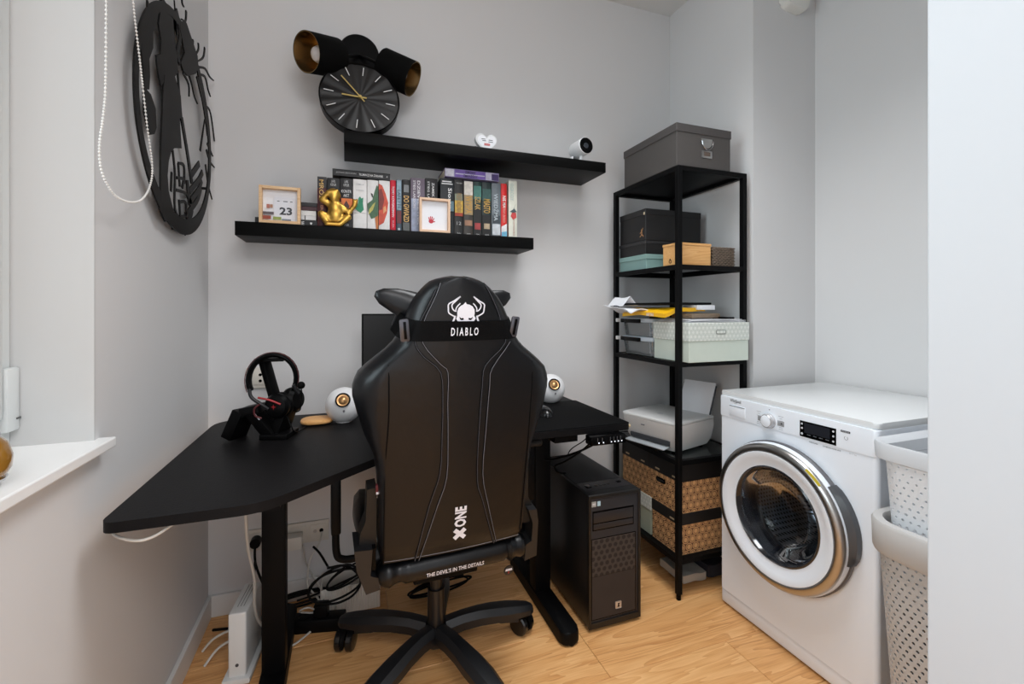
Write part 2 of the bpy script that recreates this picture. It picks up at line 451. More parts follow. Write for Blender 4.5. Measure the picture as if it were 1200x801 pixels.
# baseboards
g = G(); g.box(LW, RW, BW - 0.014, BW, 0, 0.082, bev=0.003); struct('baseboard_back', g, trim_m)
g = G(); g.box(LW, LW + 0.014, -0.4, BW - 0.014, 0, 0.082, bev=0.003); struct('baseboard_left', g, trim_m)
g = G(); g.box(RW - 0.014, RW, 1.49, BW - 0.014, 0, 0.082, bev=0.003); struct('baseboard_right', g, trim_m)

# ================================================================== FLOATING SHELVES, CLOCK, LAMP
g = G(); g.box(-0.012, 1.103, 1.796, BW, 1.794, 1.839, bev=0.001)
single('floating_shelf', g, black_wood, 'upper black floating wall shelf carrying the round clock', 'shelf')
g = G(); g.box(-0.373, 0.766, 1.838, BW, 1.436, 1.486, bev=0.001)
single('floating_shelf', g, black_wood, 'lower black floating wall shelf lined with books', 'shelf')

# clock: stands on the shelf, leaning back a little
ct = math.radians(11)
cc = V((0.046, 1.812 + 0.147 * math.sin(ct), 1.8400 + 0.147 * math.cos(ct))); CU = V((0, math.sin(ct), math.cos(ct))); CN = V((0, -math.cos(ct), math.sin(ct)))
clock = thing('wall_clock', 'round black clock with white hour marks and brass hands', 'clock', (0.045, 1.83, 1.8395))
cf = M('matte_black_face', (17, 16, 17), 0.45)
g = G(); g.lathe(cc, CN, [(0.0, -0.042), (0.140, -0.042), (0.146, -0.036), (0.1475, 0.004), (0.1455, 0.007), (0.143, 0.004), (0.142, 0.0)], 64)
part('case', g, black_plastic, clock)
g = G(); NA, NR = 144, 8; bm = g.bm
ctr = bm.verts.new(cc + CN * 0.0005); prev = None
for i in range(1, NR + 1):
    r = 0.1425 * i / NR; cur = []
    for j in range(NA):
        a = 2 * PI * j / NA
        z = 0.0028 * (i / NR) * math.sin(a * 17 + 1.5 * math.sin(3 * a)) * (0.4 + 0.6 * math.sin(a * 1.5) ** 2)
        cur.append(bm.verts.new(cc + XA * (r * math.sin(a)) + CU * (r * math.cos(a)) + CN * (0.0005 + z)))
    for j in range(NA):
        k = (j + 1) % NA
        if prev: bm.faces.new((prev[j], prev[k], cur[k], cur[j]))
        else: bm.faces.new((ctr, cur[k], cur[j]))
    prev = cur
part('dial', g, cf, clock, sharp=60)
crot = math.radians(6)
def cdir(a): return XA * math.sin(a + crot) + CU * math.cos(a + crot)
mark_m = M('white_mark', (225, 225, 225), 0.5)
for k in range(12):
    d = cdir(k * PI / 6); g = G(); g.obox(cc + d * 0.113 + CN * 0.0045, (d, d.cross(CN), CN), (0.0175, 0.0014, 0.0006)); part('hour_mark', g, mark_m, clock, smooth=False)
for nm, a, L, wd, z in (('hour_hand', math.radians(266), 0.066, 0.0030, 0.007), ('minute_hand', math.radians(313), 0.104, 0.0022, 0.0095)):
    d = cdir(a); g = G(); g.obox(cc + d * (L / 2 - 0.012) + CN * z, (d, d.cross(CN), CN), (L / 2 + 0.012, wd, 0.0006)); part(nm, g, brass_m, clock, smooth=False)
g = G(); g.cyl(cc + CN * 0.003, cc + CN * 0.013, 0.006, n=20); part('hub', g, brass_m, clock)

# two-shade wall lamp behind the clock
lamp = thing('wall_lamp', 'black double spot wall lamp with gold-lined fabric shades, above the clock', 'lamp', (0.045, BW, 2.16))
g = G(); g.lathe((0.047, BW, 2.245), (0, -1, 0), [(0, 0), (0.078, 0.0), (0.080, 0.004), (0.080, 0.020), (0.076, 0.024), (0, 0.024)], 48); part('wall_plate', g, black_metal, lamp)
gold_in = M('gold_lining', (190, 160, 112), 0.22, metal=0.95, var=0.15, scale=15)
shade_m = M('black_shade_fabric', (7, 7, 7), 0.85, var=0.15, scale=150, bump=0.1, bscale=400, spec=0.1)
bulb_m = M('frosted_bulb', (228, 222, 220), 0.3)
for o, ax, rr in (((-0.141, 1.815, 2.112), (-0.72, -0.62, -0.30), 0.069), ((0.250, 1.865, 2.103), (0.84, -0.34, -0.42), 0.067)):
    o = V(o); ax = V(ax).normalized()
    g = G(); g.lathe(o, -ax, [(rr, 0), (rr + 0.001, 0.0), (rr + 0.001, 0.135), (rr, 0.137), (0.012, 0.137)], 48)
    sh = part('lamp_shade', g, shade_m, lamp)
    g = G(); g.lathe(o, -ax, [(rr - 0.0005, 0.0005), (rr - 0.002, 0.001), (rr - 0.002, 0.132), (0.0, 0.133)], 48); part('gold_lining', g, gold_in, sh)
    g = G(); g.lathe(o, -ax, [(0.0, 0.032), (0.012, 0.033), (0.024, 0.040), (0.030, 0.053), (0.030, 0.066), (0.024, 0.082), (0.015, 0.096), (0.013, 0.112)], 32); bl = part('bulb', g, bulb_m, lamp)
    g = G(); g.cyl(o - ax * 0.132, o - ax * 0.108, 0.017, n=24); part('socket', g, white_plastic, bl)
    g = G(); bk = o - ax * 0.137; g.tube([bk + ax * 0.004, bk - ax * 0.02, V((0.047, BW - 0.05, 2.225)) * 0.6 + bk * 0.4, V((0.047, BW - 0.02, 2.235))], 0.007, 10); part('arm', g, black_metal, lamp)

# heart ornament on the upper shelf
heart = thing('heart_ornament', 'clear glass heart ornament with small print on the upper shelf', 'ornament', (0.558, 1.87, 1.839))
def heart_poly(s, n=40):
    out = []
    for i in range(n):
        t = 2 * PI * i / n; x = 16 * math.sin(t) ** 3; y = 13 * math.cos(t) - 5 * math.cos(2 * t) - 2 * math.cos(3 * t) - math.cos(4 * t)
        out.append((x * s / 17, y * s / 17))
    return out
g = G(); g.prism(heart_poly(0.051), (0.558, 1.885, 1.886), XA, ZA, -YA, 0.022, bev=0.003)
part('glass_block', g, M('clear_crystal', (225, 226, 226), 0.05, coat=0.5), heart)
g = G(); g.prism(heart_poly(0.043), (0.560, 1.8624, 1.885), XA, ZA, -YA, 0.0006); part('printed_face', g, paper_m, heart, smooth=False)
pk = M('pink_print', (200, 120, 120), 0.6); dk = M('dark_print', (60, 62, 66), 0.6)
for k, (x, z, wd) in enumerate(((0.545, 1.899, 0.018), (0.577, 1.897, 0.018), (0.548, 1.892, 0.016), (0.577, 1.889, 0.02))):
    g = G(); g.box(x - wd / 2, x + wd / 2, 1.8610, 1.8616, z - 0.0012, z + 0.0012); part('print_line', g, dk, heart, smooth=False)
g = G(); g.box(0.548, 0.574, 1.8610, 1.8616, 1.872, 1.882); part('print_line', g, pk, heart, smooth=False)
g = G(); g.box(0.54, 0.58, 1.855, 1.885, 1.8395, 1.8435, bev=0.001); part('base', g, M('clear_crystal', (225, 226, 226)), heart)
g = G(); g.tube([(0.49, 1.83, 1.8415), (0.498, 1.84, 1.853), (0.515, 1.86, 1.861), (0.535, 1.89, 1.858), (0.55, 1.92, 1.842)], 0.0016, 6)
single('wire', g, cable_black, 'thin dark wire arching beside the glass heart', 'cable')
g = G(); g.ball((0.206, 1.86, 1.842), (0.013, 0.013, 0.006), 16, 8)
single('cable_grommet', g, black_plastic, 'small black round knob on the upper shelf right of the clock', 'knob')

# white security camera
camr = thing('security_camera', 'small white cylinder camera with black lens face, right end of upper shelf', 'camera', (1.005, 1.86, 1.839))
ca = V((0.12, -0.99, 0.02)).normalized(); cf0 = V((1.012, 1.812, 1.912))
g = G(); g.lathe(cf0, -ca, [(0.0355, 0.0), (0.0375, 0.002), (0.0375, 0.085), (0.033, 0.094), (0.0, 0.096)], 40); part('body', g, white_plastic, camr)
g = G(); g.lathe(cf0, -ca, [(0.0, 0.004), (0.033, 0.003), (0.0355, 0.0002)], 40); part('lens_face', g, gloss_black, camr)
g = G(); g.lathe(cf0 - ca * 0.001, ca, [(0.0, 0.0), (0.012, 0.001), (0.0135, -0.001)], 28); part('lens', g, M('lens_grey', (52, 56, 62), 0.1), camr)
g = G(); g.cyl(cf0 - ca * 0.04 - ZA * 0.036, V((1.005, 1.85, 1.845)), 0.008, n=16); g.cyl((1.005, 1.85, 1.8395), (1.005, 1.85, 1.845), 0.026, n=28); part('stand', g, white_plastic, camr)
g = G(); g.box(0.955, 0.962, 1.842, 1.872, 1.8395, 1.866, bev=0.001); part('side_clip', g, white_plastic, camr)

# ================================================================== BOOKS AND FRAMES
SH = 1.4865
def rgbm(c, rough=0.55, var=0.12): return M('cover_%d_%d_%d' % tuple(c), c, rough, var=var, scale=60)
def book(x0, x1, z1, col, label, deco=(), y0=1.880, dep=0.140):
    x0, x1, z1 = x0 * 1.0108, x1 * 1.0108, 1.175 + (z1 - 1.175) * 1.0108
    t = thing('book', label, 'book', ((x0 + x1) / 2, y0 + dep / 2, SH), 'upright books on the lower shelf')
    x0 += 0.0006; x1 -= 0.0006; z0 = SH
    m = rgbm(col)
    g = G(); g.box(x0 + 0.002, x1 - 0.002, y0 + 0.004, y0 + dep - 0.003, z0 + 0.003, z1 - 0.003); part('pages', g, page_m, t, smooth=False)
    g = G(); g.box(x0, x0 + 0.0018, y0 + 0.002, y0 + dep, z0, z1); g.box(x1 - 0.0018, x1, y0 + 0.002, y0 + dep, z0, z1)
    rr = (x1 - x0) / 2; n = 8
    poly = [(-rr + 2 * rr * k / n, -0.0035 * math.sin(PI * k / n)) for k in range(n + 1)] + [(rr, 0.004), (-rr, 0.004)]
    g.prism(poly, ((x0 + x1) / 2, y0, z0), XA, YA, ZA, z1 - z0)
    part('cover', g, m, t)
    cx = (x0 + x1) / 2; W = x1 - x0; Hh = z1 - z0
    for li, d in enumerate(deco):
        e = 0.00022 * li
        kind = d[0]
        if kind == 'v':      # vertical lettering: text, colour, centre fraction of height, length fraction, width fraction, x offset
            _, s_, c_, cz, ln, wf = d[:6]; off = d[6] if len(d) > 6 else 0
            text(s_, (cx + off * W, y0 - 0.0044 - e, z0 + cz * Hh), -ZA, XA, ln * Hh, wf * W, rgbm(c_, 0.5, 0), t, 'spine_title', bold=0.01)
        elif kind == 'h':
            _, s_, c_, cz, wf, hf = d
            text(s_, (cx, y0 - 0.0044 - e, z0 + cz * Hh), XA, ZA, wf * W, hf * Hh, rgbm(c_, 0.5, 0), t, 'spine_title', bold=0.01)
        elif kind == 'r':    # coloured field: colour, z0 fraction, z1 fraction, x0, x1 fraction
            _, c_, a, b, u0, u1 = d
            g = G(); g.box(x0 + u0 * W, x0 + u1 * W, y0 - 0.0040 - e, y0 + 0.0005, z0 + a * Hh, z0 + b * Hh); part('cover_art', g, M('art_%d_%d_%d' % tuple(c_), c_, 0.5, var=0.45, scale=70), t, smooth=False)
        elif kind == 'p':    # coloured shape given in fractions of spine width and height
            _, c_, pts = d
            g = G(); g.prism([(x0 + u * W, z0 + q * Hh) for u, q in pts], (0, y0 - 0.0038 - e, 0), XA, ZA, -YA, 0.0003); part('cover_art', g, M('art_%d_%d_%d' % tuple(c_), c_, 0.5, var=0.45, scale=70), t, smooth=False)
    return t
W1 = (228, 226, 224); BK = (24, 24, 27)
book(-0.1065, -0.0735, 1.674, (74, 26, 30), 'dark red and black book with gold letters MRÓZ on its spine', [('r', (22, 18, 20), 0.78, 0.999, 0.0, 1.0), ('v', 'MRÓZ', (212, 170, 100), 0.74, 0.40, 0.62), ('v', 'ZERWA', (180, 120, 90), 0.33, 0.36, 0.3)])
book(-0.073, -0.027, 1.673, BK, 'black book with stacked white capitals, directly behind the gold figurine', [('h', 'LARS\nKEPLER', (190, 190, 190), 0.90, 0.45, 0.12), ('h', 'HIPNO\nTYZER', (215, 215, 215), 0.68, 0.8, 0.16)])
book(-0.0265, 0.0195, 1.676, (27, 26, 28), 'black book with an orange fiery picture on its spine, beside the figurine', [('h', 'LARS\nKEPLER', (190, 190, 190), 0.90, 0.45, 0.12), ('h', 'KONTR\nAKT', (215, 215, 215), 0.70, 0.8, 0.14), ('r', (214, 110, 40), 0.34, 0.60, 0.08, 0.99), ('p', (70, 24, 16), [(0.15, 0.34), (0.6, 0.34), (0.75, 0.45), (0.5, 0.56), (0.35, 0.50)]), ('h', 'SAGA', (200, 200, 200), 0.08, 0.4, 0.05)])
book(0.0205, 0.0715, 1.677, W1, 'white book with a green figure in the middle of its spine', [('p', (20, 128, 92), [(0.1, 0.42), (0.35, 0.36), (0.55, 0.33), (0.78, 0.40), (0.72, 0.52), (0.74, 0.64), (0.6, 0.62), (0.5, 0.66), (0.38, 0.62), (0.36, 0.52), (0.18, 0.47)]), ('h', 'CAMILLA', (175, 178, 180), 0.90, 0.6, 0.03), ('h', 'SYRENKA', (180, 182, 184), 0.78, 0.6, 0.025), ('r', (196, 198, 196), 0.33, 0.335, 0.06, 0.94)])
book(0.0725, 0.1145, 1.679, W1, 'white book whose spine shows a dark green winged half figure', [('p', (60, 96, 66), [(1, 0.28), (0.35, 0.22), (0.05, 0.38), (0.0, 0.52), (0.45, 0.60), (0.62, 0.74), (0.85, 0.90), (1, 0.88)]), ('p', (180, 174, 90), [(0.1, 0.30), (0.5, 0.40), (0.75, 0.56), (0.6, 0.54), (0.2, 0.42)]), ('p', (190, 110, 50), [(0.8, 0.02), (1, 0.02), (1, 0.3), (0.7, 0.26)]), ('p', (38, 40, 34), [(0.3, 0.74), (0.5, 0.72), (0.55, 0.64), (0.42, 0.66)])])
book(0.1155, 0.1585, 1.681, W1, 'white book whose spine shows a red and orange half figure', [('p', (198, 70, 44), [(0, 0.10), (0.45, 0.16), (0.75, 0.36), (0.85, 0.56), (0.62, 0.74), (0.3, 0.90), (0.0, 0.93)]), ('p', (120, 34, 30), [(0, 0.40), (0.3, 0.42), (0.5, 0.62), (0.25, 0.84), (0, 0.8)]), ('p', (222, 150, 100), [(0.4, 0.34), (0.7, 0.4), (0.6, 0.5), (0.4, 0.46)])])
book(0.1595, 0.1815, 1.686, (204, 28, 52), 'narrow crimson book with white lettering down its spine', [('v', 'TOMY KONGRESMAN', (240, 225, 228), 0.58, 0.60, 0.42), ('v', 'MUZA', (240, 180, 190), 0.14, 0.14, 0.3)])
book(0.1825, 0.2045, 1.690, (70, 84, 96), 'narrow blue-grey book with a dark red lower half', [('r', (140, 164, 178), 0.42, 0.99, 0.08, 0.92), ('r', (104, 36, 40), 0.16, 0.40, 0.08, 0.92), ('v', 'LAFETTE', (70, 90, 104), 0.62, 0.36, 0.6), ('r', (190, 200, 205), 0.03, 0.07, 0.3, 0.7)])
book(0.2055, 0.2385, 1.693, (30, 32, 32), 'black book with big gold capitals down its spine', [('v', 'DO GWIAZD', (222, 176, 104), 0.44, 0.50, 0.66), ('r', (120, 124, 126), 0.76, 0.90, 0.2, 0.8), ('r', (90, 94, 94), 0.02, 0.18, 0.1, 0.9)])
book(0.2395, 0.2965, 1.704, (110, 98, 112), 'thick mauve and pale blue book beside the small white-paper frame', [('r', (160, 168, 190), 0.0, 0.62, 0.04, 0.96), ('v', 'STIEG LARSSON', (225, 222, 226), 0.70, 0.5, 0.16, -0.26), ('v', 'DZIEWCZYNA', (225, 222, 226), 0.55, 0.8, 0.2, 0.05)])
book(0.2975, 0.3485, 1.708, (24, 22, 25), 'thick black book with white vertical lettering, behind the small frame', [('v', 'STIEG LARSSON', (215, 215, 215), 0.66, 0.56, 0.16, -0.25), ('v', 'ZAMEK Z PIASKU', (215, 215, 215), 0.62, 0.60, 0.2, 0.12)])
book(0.3595, 0.4165, 1.714, (24, 30, 34), 'thick dark book with slanted white title, right of the small frame', [('r', (228, 228, 228), 0.935, 0.955, 0.12, 0.82), ('r', (228, 228, 228), 0.895, 0.915, 0.08, 0.9), ('v', 'Siostry', (230, 230, 230), 0.62, 0.42, 0.36, 0.15), ('r', (90, 118, 128), 0.42, 0.60, 0.6, 0.98)])
book(0.4175, 0.4560, 1.715, (30, 30, 30), 'black book with a yellow flame-lit picture and small emblem on its spine', [('h', 'TRUDI', (190, 190, 186), 0.93, 0.7, 0.02), ('r', (120, 130, 112), 0.62, 0.74, 0.05, 0.9), ('r', (196, 158, 62), 0.40, 0.62, 0.05, 0.95), ('r', (150, 54, 34), 0.34, 0.40, 0.05, 0.95), ('v', 'PRZEPOWIEDNIA', (150, 120, 80), 0.58, 0.34, 0.55), ('h', '12', (160, 160, 160), 0.21, 0.5, 0.06), ('h', 'SQN', (200, 200, 200), 0.03, 0.4, 0.02)])
book(0.4575, 0.4985, 1.713, (56, 52, 48), 'dark book with a pale smoky top and ochre title', [('r', (206, 200, 190), 0.74, 0.99, 0.04, 0.96), ('r', (150, 130, 96), 0.38, 0.74, 0.04, 0.96), ('v', 'WYSPA', (196, 150, 70), 0.56, 0.32, 0.7), ('r', (150, 112, 88), 0.18, 0.28, 0.1, 0.9), ('h', 'SQN', (200, 200, 200), 0.03, 0.4, 0.02)])
book(0.4995, 0.5355, 1.713, (28, 54, 50), 'dark teal book with ochre title and a red emblem low on its spine', [('r', (64, 118, 108), 0.68, 0.92, 0.04, 0.96), ('v', 'SZLAK', (190, 152, 84), 0.60, 0.24, 0.7), ('r', (22, 22, 22), 0.0, 0.50, 0.04, 0.96), ('r', (160, 60, 60), 0.12, 0.24, 0.15, 0.85), ('h', 'SQN', (200, 200, 200), 0.03, 0.4, 0.02)])
book(0.5365, 0.5795, 1.714, (30, 46, 46), 'dark green-black book with ochre title and tan emblem low on its spine', [('r', (46, 80, 76), 0.66, 0.88, 0.04, 0.96), ('v', 'MIASTO', (196, 156, 78), 0.56, 0.26, 0.7), ('r', (20, 20, 20), 0.0, 0.40, 0.04, 0.96), ('r', (176, 156, 128), 0.14, 0.24, 0.2, 0.8), ('h', 'SQN', (200, 200, 200), 0.03, 0.4, 0.02)])
book(0.5805, 0.6215, 1.715, (104, 112, 118), 'slate grey book with pale vertical lettering and a whitish picture at its foot', [('v', 'WIEDŹMA', (180, 190, 196), 0.55, 0.5, 0.6), ('r', (60, 68, 74), 0.26, 0.40, 0.1, 0.9), ('r', (196, 200, 204), 0.04, 0.24, 0.06, 0.94)])
book(0.6225, 0.6495, 1.716, (206, 34, 34), 'narrow red book with white lettering and a white and blue foot', [('v', 'NIE MA', (240, 235, 230), 0.66, 0.22, 0.55), ('v', 'TEGO ZŁEGO', (230, 170, 160), 0.42, 0.28, 0.4), ('p', (225, 226, 230), [(0.02, 0.0), (0.98, 0.0), (0.98, 0.26), (0.02, 0.2)]), ('p', (110, 176, 204), [(0.02, 0.0), (0.98, 0.0), (0.98, 0.12), (0.02, 0.1)])])
book(0.6570, 0.6970, 1.732, (214, 214, 200), 'cream book with a red flower and grey bird, rightmost of the upright row', [('v', 'OGRODY', (176, 196, 190), 0.80, 0.3, 0.4, -0.15), ('p', (190, 66, 66), [(0.2, 0.38), (0.5, 0.32), (0.9, 0.36), (0.85, 0.44), (0.4, 0.46)]), ('p', (66, 80, 84), [(0.1, 0.46), (0.5, 0.5), (0.9, 0.62), (0.6, 0.52), (0.95, 0.46), (0.45, 0.44)]), ('v', 'POWIEŚĆ', (176, 120, 110), 0.18, 0.28, 0.2, 0.1)])

def lying(name, x0, x1, z0, z1, col, label, deco, y0, dep, group=None, pageend=None):
    t = thing(name, label, 'book', ((x0 + x1) / 2, y0 + dep / 2, z0), group)
    g = G(); g.box(x0 + 0.002, x1 - 0.003, y0 + 0.003, y0 + dep - 0.002, z0 + 0.002, z1 - 0.002); part('pages', g, page_m, t, smooth=False)
    g = G(); g.box(x0, x1, y0, y0 + dep, z0, z0 + 0.0016); g.box(x0, x1, y0, y0 + dep, z1 - 0.0016, z1); g.box(x0, x1, y0, y0 + 0.0025, z0, z1); part('cover', g, rgbm(col), t, smooth=False)
    for li, (s_, c_, fx, fw, fz, fh) in enumerate(deco):
        e = 0.0002 * li
        if s_ is None:
            g = G(); g.box(x0 + (x1 - x0) * fx, x0 + (x1 - x0) * fw, y0 - 0.0004 - e, y0 + 0.0004, z0 + (z1 - z0) * fz, z0 + (z1 - z0) * fh); part('cover_art', g, M('art_%d_%d_%d' % tuple(c_), c_, 0.5, var=0.45, scale=70), t, smooth=False)
        else:
            text(s_, (x0 + (x1 - x0) * fx, y0 - 0.0007 - e, z0 + (z1 - z0) * fz), XA, ZA, (x1 - x0) * fw, (z1 - z0) * fh, rgbm(c_, 0.5, 0), t, 'spine_title', bold=0.01)
    return t
lying('book', -0.054, 0.161, 1.6880, 1.7150, (26, 26, 28), 'black book lying flat on top of the white and black upright books',
      [('JONAS ERICSON', (170, 170, 170), 0.23, 0.34, 0.5, 0.26), ('TŁUMACZ NA ŻĄDANIE', (235, 235, 235), 0.66, 0.42, 0.5, 0.5), ('◄', (210, 210, 210), 0.94, 0.02, 0.5, 0.28)], 1.876, 0.14)
lying('book', 0.380, 0.615, 1.7240, 1.7610, (150, 138, 180), 'thick lilac and violet book lying flat on top of the upright row',
      [(None, (206, 204, 214), 0.01, 0.16, 0.1, 0.9), (None, (112, 84, 164), 0.18, 0.74, 0.08, 0.92), (None, (196, 190, 210), 0.19, 0.73, 0.40, 0.52), (None, (190, 184, 206), 0.75, 0.90, 0.05, 0.95), (None, (62, 44, 96), 0.86, 0.99, 0.1, 0.8), ('ZIMOWE\nZMIERZCHY', (60, 48, 84), 0.46, 0.26, 0.5, 0.7)], 1.866, 0.15)
yy = [(1.4865, 1.5125, BK, 'IE \u2665', 'black paperback at the bottom of the small pile behind the calendar frame', -0.318),
      (1.5130, 1.5295, (222, 222, 222), None, 'white paperback, second from bottom in the pile behind the calendar frame', -0.31),
      (1.5300, 1.5480, (226, 226, 224), None, 'white paperback in the middle of the pile behind the calendar frame', -0.31),
      (1.5485, 1.5640, (64, 28, 36), None, 'maroon paperback, second from top in the pile behind the calendar frame', -0.30),
      (1.5645, 1.5790, (26, 24, 28), None, 'black paperback on top of the pile behind the calendar frame', -0.30)]
for k, (a, b, c_, s_, lb, xl) in enumerate(yy):
    d = [(None, (30, 30, 32), 0.80, 0.815, 0.0, 1.0)] if k == 1 else []
    if s_: d = [('IE', (230, 230, 230), 0.76, 0.05, 0.5, 0.5), ('\u2665', (225, 225, 225), 0.90, 0.04, 0.5, 0.35)]
    lying('paperback', xl, -0.1085 - (0.004 if k in (1, 2) else 0), a, b, c_, lb, d, 1.886, 0.12, 'small pile of paperbacks')

def box_frame(t, x0, x1, z0, z1, y0, wd, dep, m):
    for nm, a, b, c_, d in (('frame_side', x0, x0 + wd, z0, z1), ('frame_side', x1 - wd, x1, z0, z1), ('frame_rail', x0 + wd, x1 - wd, z0, z0 + wd), ('frame_rail', x0 + wd, x1 - wd, z1 - wd, z1)):
        g = G(); g.box(a, b, y0, y0 + dep, c_, d, bev=0.0008, seg=1); part(nm, g, m, t, smooth=False)
t = thing('calendar_frame', 'pale wooden box frame showing the number 23', 'picture frame', (-0.231, 1.858, SH))
box_frame(t, -0.299, -0.163, SH, 1.6215, 1.842, 0.0105, 0.026, pine_m)
g = G(); g.box(-0.2885, -0.1735, 1.864, 1.867, SH + 0.0105, 1.611); part('backing', g, paper_m, t, smooth=False)
g = G(); g.box(-0.252, -0.180, 1.860, 1.8612, 1.4995, 1.585); part('calendar_page', g, M('calendar_paper', (225, 226, 232), 0.7), t, smooth=False)
dg_ = M('dark_grey_print', (58, 60, 66), 0.6)
text('23', (-0.213, 1.8594, 1.535), XA, ZA, 0.042, 0.028, dg_, t, bold=0.03)
for x, wd in ((-0.238, 0.008), (-0.214, 0.014), (-0.195, 0.008)):
    g = G(); g.box(x - wd / 2, x + wd / 2, 1.8592, 1.8598, 1.5695, 1.572); part('print_line', g, dg_, t, smooth=False)
for c_, x0, x1, z0, z1 in (((176, 110, 96), -0.276, -0.266, 1.543, 1.557), ((176, 130, 104), -0.265, -0.256, 1.545, 1.557), ((96, 88, 92), -0.288, -0.253, 1.520, 1.530), ((150, 70, 50), -0.288, -0.262, 1.503, 1.516), ((146, 160, 84), -0.255, -0.228, 1.502, 1.513), ((120, 130, 140), -0.226, -0.196, 1.5, 1.506)):
    g = G(); g.box(x0, x1, 1.8575, 1.8585, z0, z1); part('coloured_scrap', g, M('scrap_%d_%d_%d' % c_, c_, 0.6, var=0.3, scale=80), t, smooth=False)
t = thing('photo_frame', 'small pink-edged wooden frame with a red handprint on white paper', 'picture frame', (0.334, 1.85, SH))
box_frame(t, 0.272, 0.397, SH, 1.6245, 1.839, 0.0095, 0.022, M('pale_pink_wood', (226, 190, 160), 0.5, var=0.06, scale=20, stretch=(1, 8, 8)))
g = G(); g.box(0.281, 0.388, 1.856, 1.859, SH + 0.0095, 1.616); part('backing', g, paper_m, t, smooth=False)
g = G(); hx, hz = 0.321, 1.533
g.prism([(hx + 0.010 * math.cos(a * PI / 6), hz + 0.009 * math.sin(a * PI / 6)) for a in range(12)], (0, 1.8558, 0), XA, ZA, -YA, 0.0004)
for dx, dz, ex, ez in ((-0.007, 0.006, -0.009, 0.016), (-0.002, 0.009, -0.002, 0.020), (0.003, 0.009, 0.005, 0.019), (0.008, 0.005, 0.012, 0.013), (0.009, -0.002, 0.016, 0.0)):
    g.strip([(hx + dx, hz + dz), (hx + (dx + ex) / 2, hz + (dz + ez) / 2), (hx + ex, hz + ez)], 0.004, (0, 1.8557, 0), XA, ZA, -YA, 0.0004, taper=False)
part('handprint', g, M('red_ink', (196, 60, 74), 0.7), t, smooth=False)

# gold figurine (one continuous body grown from metaballs)
mb = bpy.data.metaballs.new('mb'); mb.resolution = 0.003; mb.render_resolution = 0.003; mb.threshold = 0.35
mo = bpy.data.objects.new('mb', mb); COL.objects.link(mo)
def blob(p, r):
    e = mb.elements.new(); e.co = p; e.radius = r * 1.22
def limb(a, b, r0, r1, n=6):
    for k in range(n + 1):
        t_ = k / n; blob([a[i] + (b[i] - a[i]) * t_ for i in range(3)], r0 + (r1 - r0) * t_)
S_ = 0.000445
def fp(cx_, cy_, y): return ((cx_ - 190) * S_, y, (600 - cy_) * S_)
blob(fp(190, 480, 0.0), 0.030); blob(fp(188, 430, 0.0), 0.027); blob(fp(190, 520, -0.002), 0.032)
blob(fp(182, 345, -0.004), 0.025); blob(fp(178, 375, -0.014), 0.013); blob(fp(168, 330, 0.0), 0.022)
limb(fp(150, 420, 0), fp(95, 385, -0.004), 0.013, 0.011); limb(fp(95, 385, -0.004), fp(140, 330, -0.014), 0.011, 0.009); limb(fp(140, 330, -0.014), fp(200, 315, -0.016), 0.009, 0.008)
limb(fp(225, 430, 0), fp(285, 475, -0.006), 0.013, 0.010); limb(fp(285, 475, -0.006), fp(325, 420, -0.012), 0.010, 0.008); limb(fp(325, 420, -0.012), fp(335, 385, -0.014), 0.009, 0.008)
limb(fp(160, 540, -0.004), fp(90, 500, -0.012), 0.017, 0.013); limb(fp(90, 500, -0.012), fp(130, 575, -0.024), 0.012, 0.010)
limb(fp(215, 545, -0.004), fp(280, 515, -0.012), 0.017, 0.013); limb(fp(280, 515, -0.012), fp(225, 578, -0.024), 0.012, 0.010)
for kx in (130, 150, 170, 190, 210, 225): blob(fp(kx, 580, -0.030), 0.009)
limb(fp(335, 395, -0.014), fp(345, 370, -0.018), 0.006, 0.004, 3); limb(fp(328, 395, -0.014), fp(318, 372, -0.018), 0.006, 0.004, 3)
dg = bpy.context.evaluated_depsgraph_get(); dg.update(); fm = bpy.data.meshes.new_from_object(mo.evaluated_get(dg))
bpy.data.objects.remove(mo)
zmin = min(v_.co.z for v_ in fm.vertices)
for v_ in fm.vertices: v_.co.z -= zmin
for p_ in fm.polygons: p_.use_smooth = True
fm.materials.clear(); fm.materials.append(gold_m); fm.name = 'figurine'
fo = bpy.data.objects.new('figurine', fm); COL.objects.link(fo); fo.location = (-0.042, 1.857, SH); fo.scale = (1.12, 0.72, 1.08); ORG[fo.name] = fo.location.copy()
meta(fo, 'gold seated figurine with one arm over its head, on the lower shelf', 'figurine')

# ================================================================== DESK
DZ = 0.752
def rounded(poly, rad, n=5):
    out = []; m = len(poly)
    for i in range(m):
        p = V((poly[i][0], poly[i][1], 0)); a = V((poly[i - 1][0], poly[i - 1][1], 0)) - p; b = V((poly[(i + 1) % m][0], poly[(i + 1) % m][1], 0)) - p
        r = rad[i] if isinstance(rad, (list, tuple)) else rad
        r = min(r, a.length / 2.2, b.length / 2.2)
        A, B = p + a.normalized() * r, p + b.normalized() * r
        for k in range(n + 1):
            t = k / n; q = A * (1 - t) ** 2 + p * (2 * t * (1 - t)) + B * t * t; out.append((q.x, q.y))
    return out
desk = thing('standing_desk', 'black L-shaped standing desk with chamfered inner corner and steel legs', 'desk', (0.2, 1.6, 0))
outline = [(-0.462, 1.118), (-0.175, 1.118), (0.17, 1.432), (0.985, 1.432), (0.985, 2.0), (-0.462, 2.0)]
g = G(); g.prism(rounded(outline, [0.03, 0.05, 0.05, 0.02, 0.02, 0.09]), (0, 0, DZ - 0.022), XA, YA, ZA, 0.022, bev=0.003)
part('desktop', g, desk_m, desk)
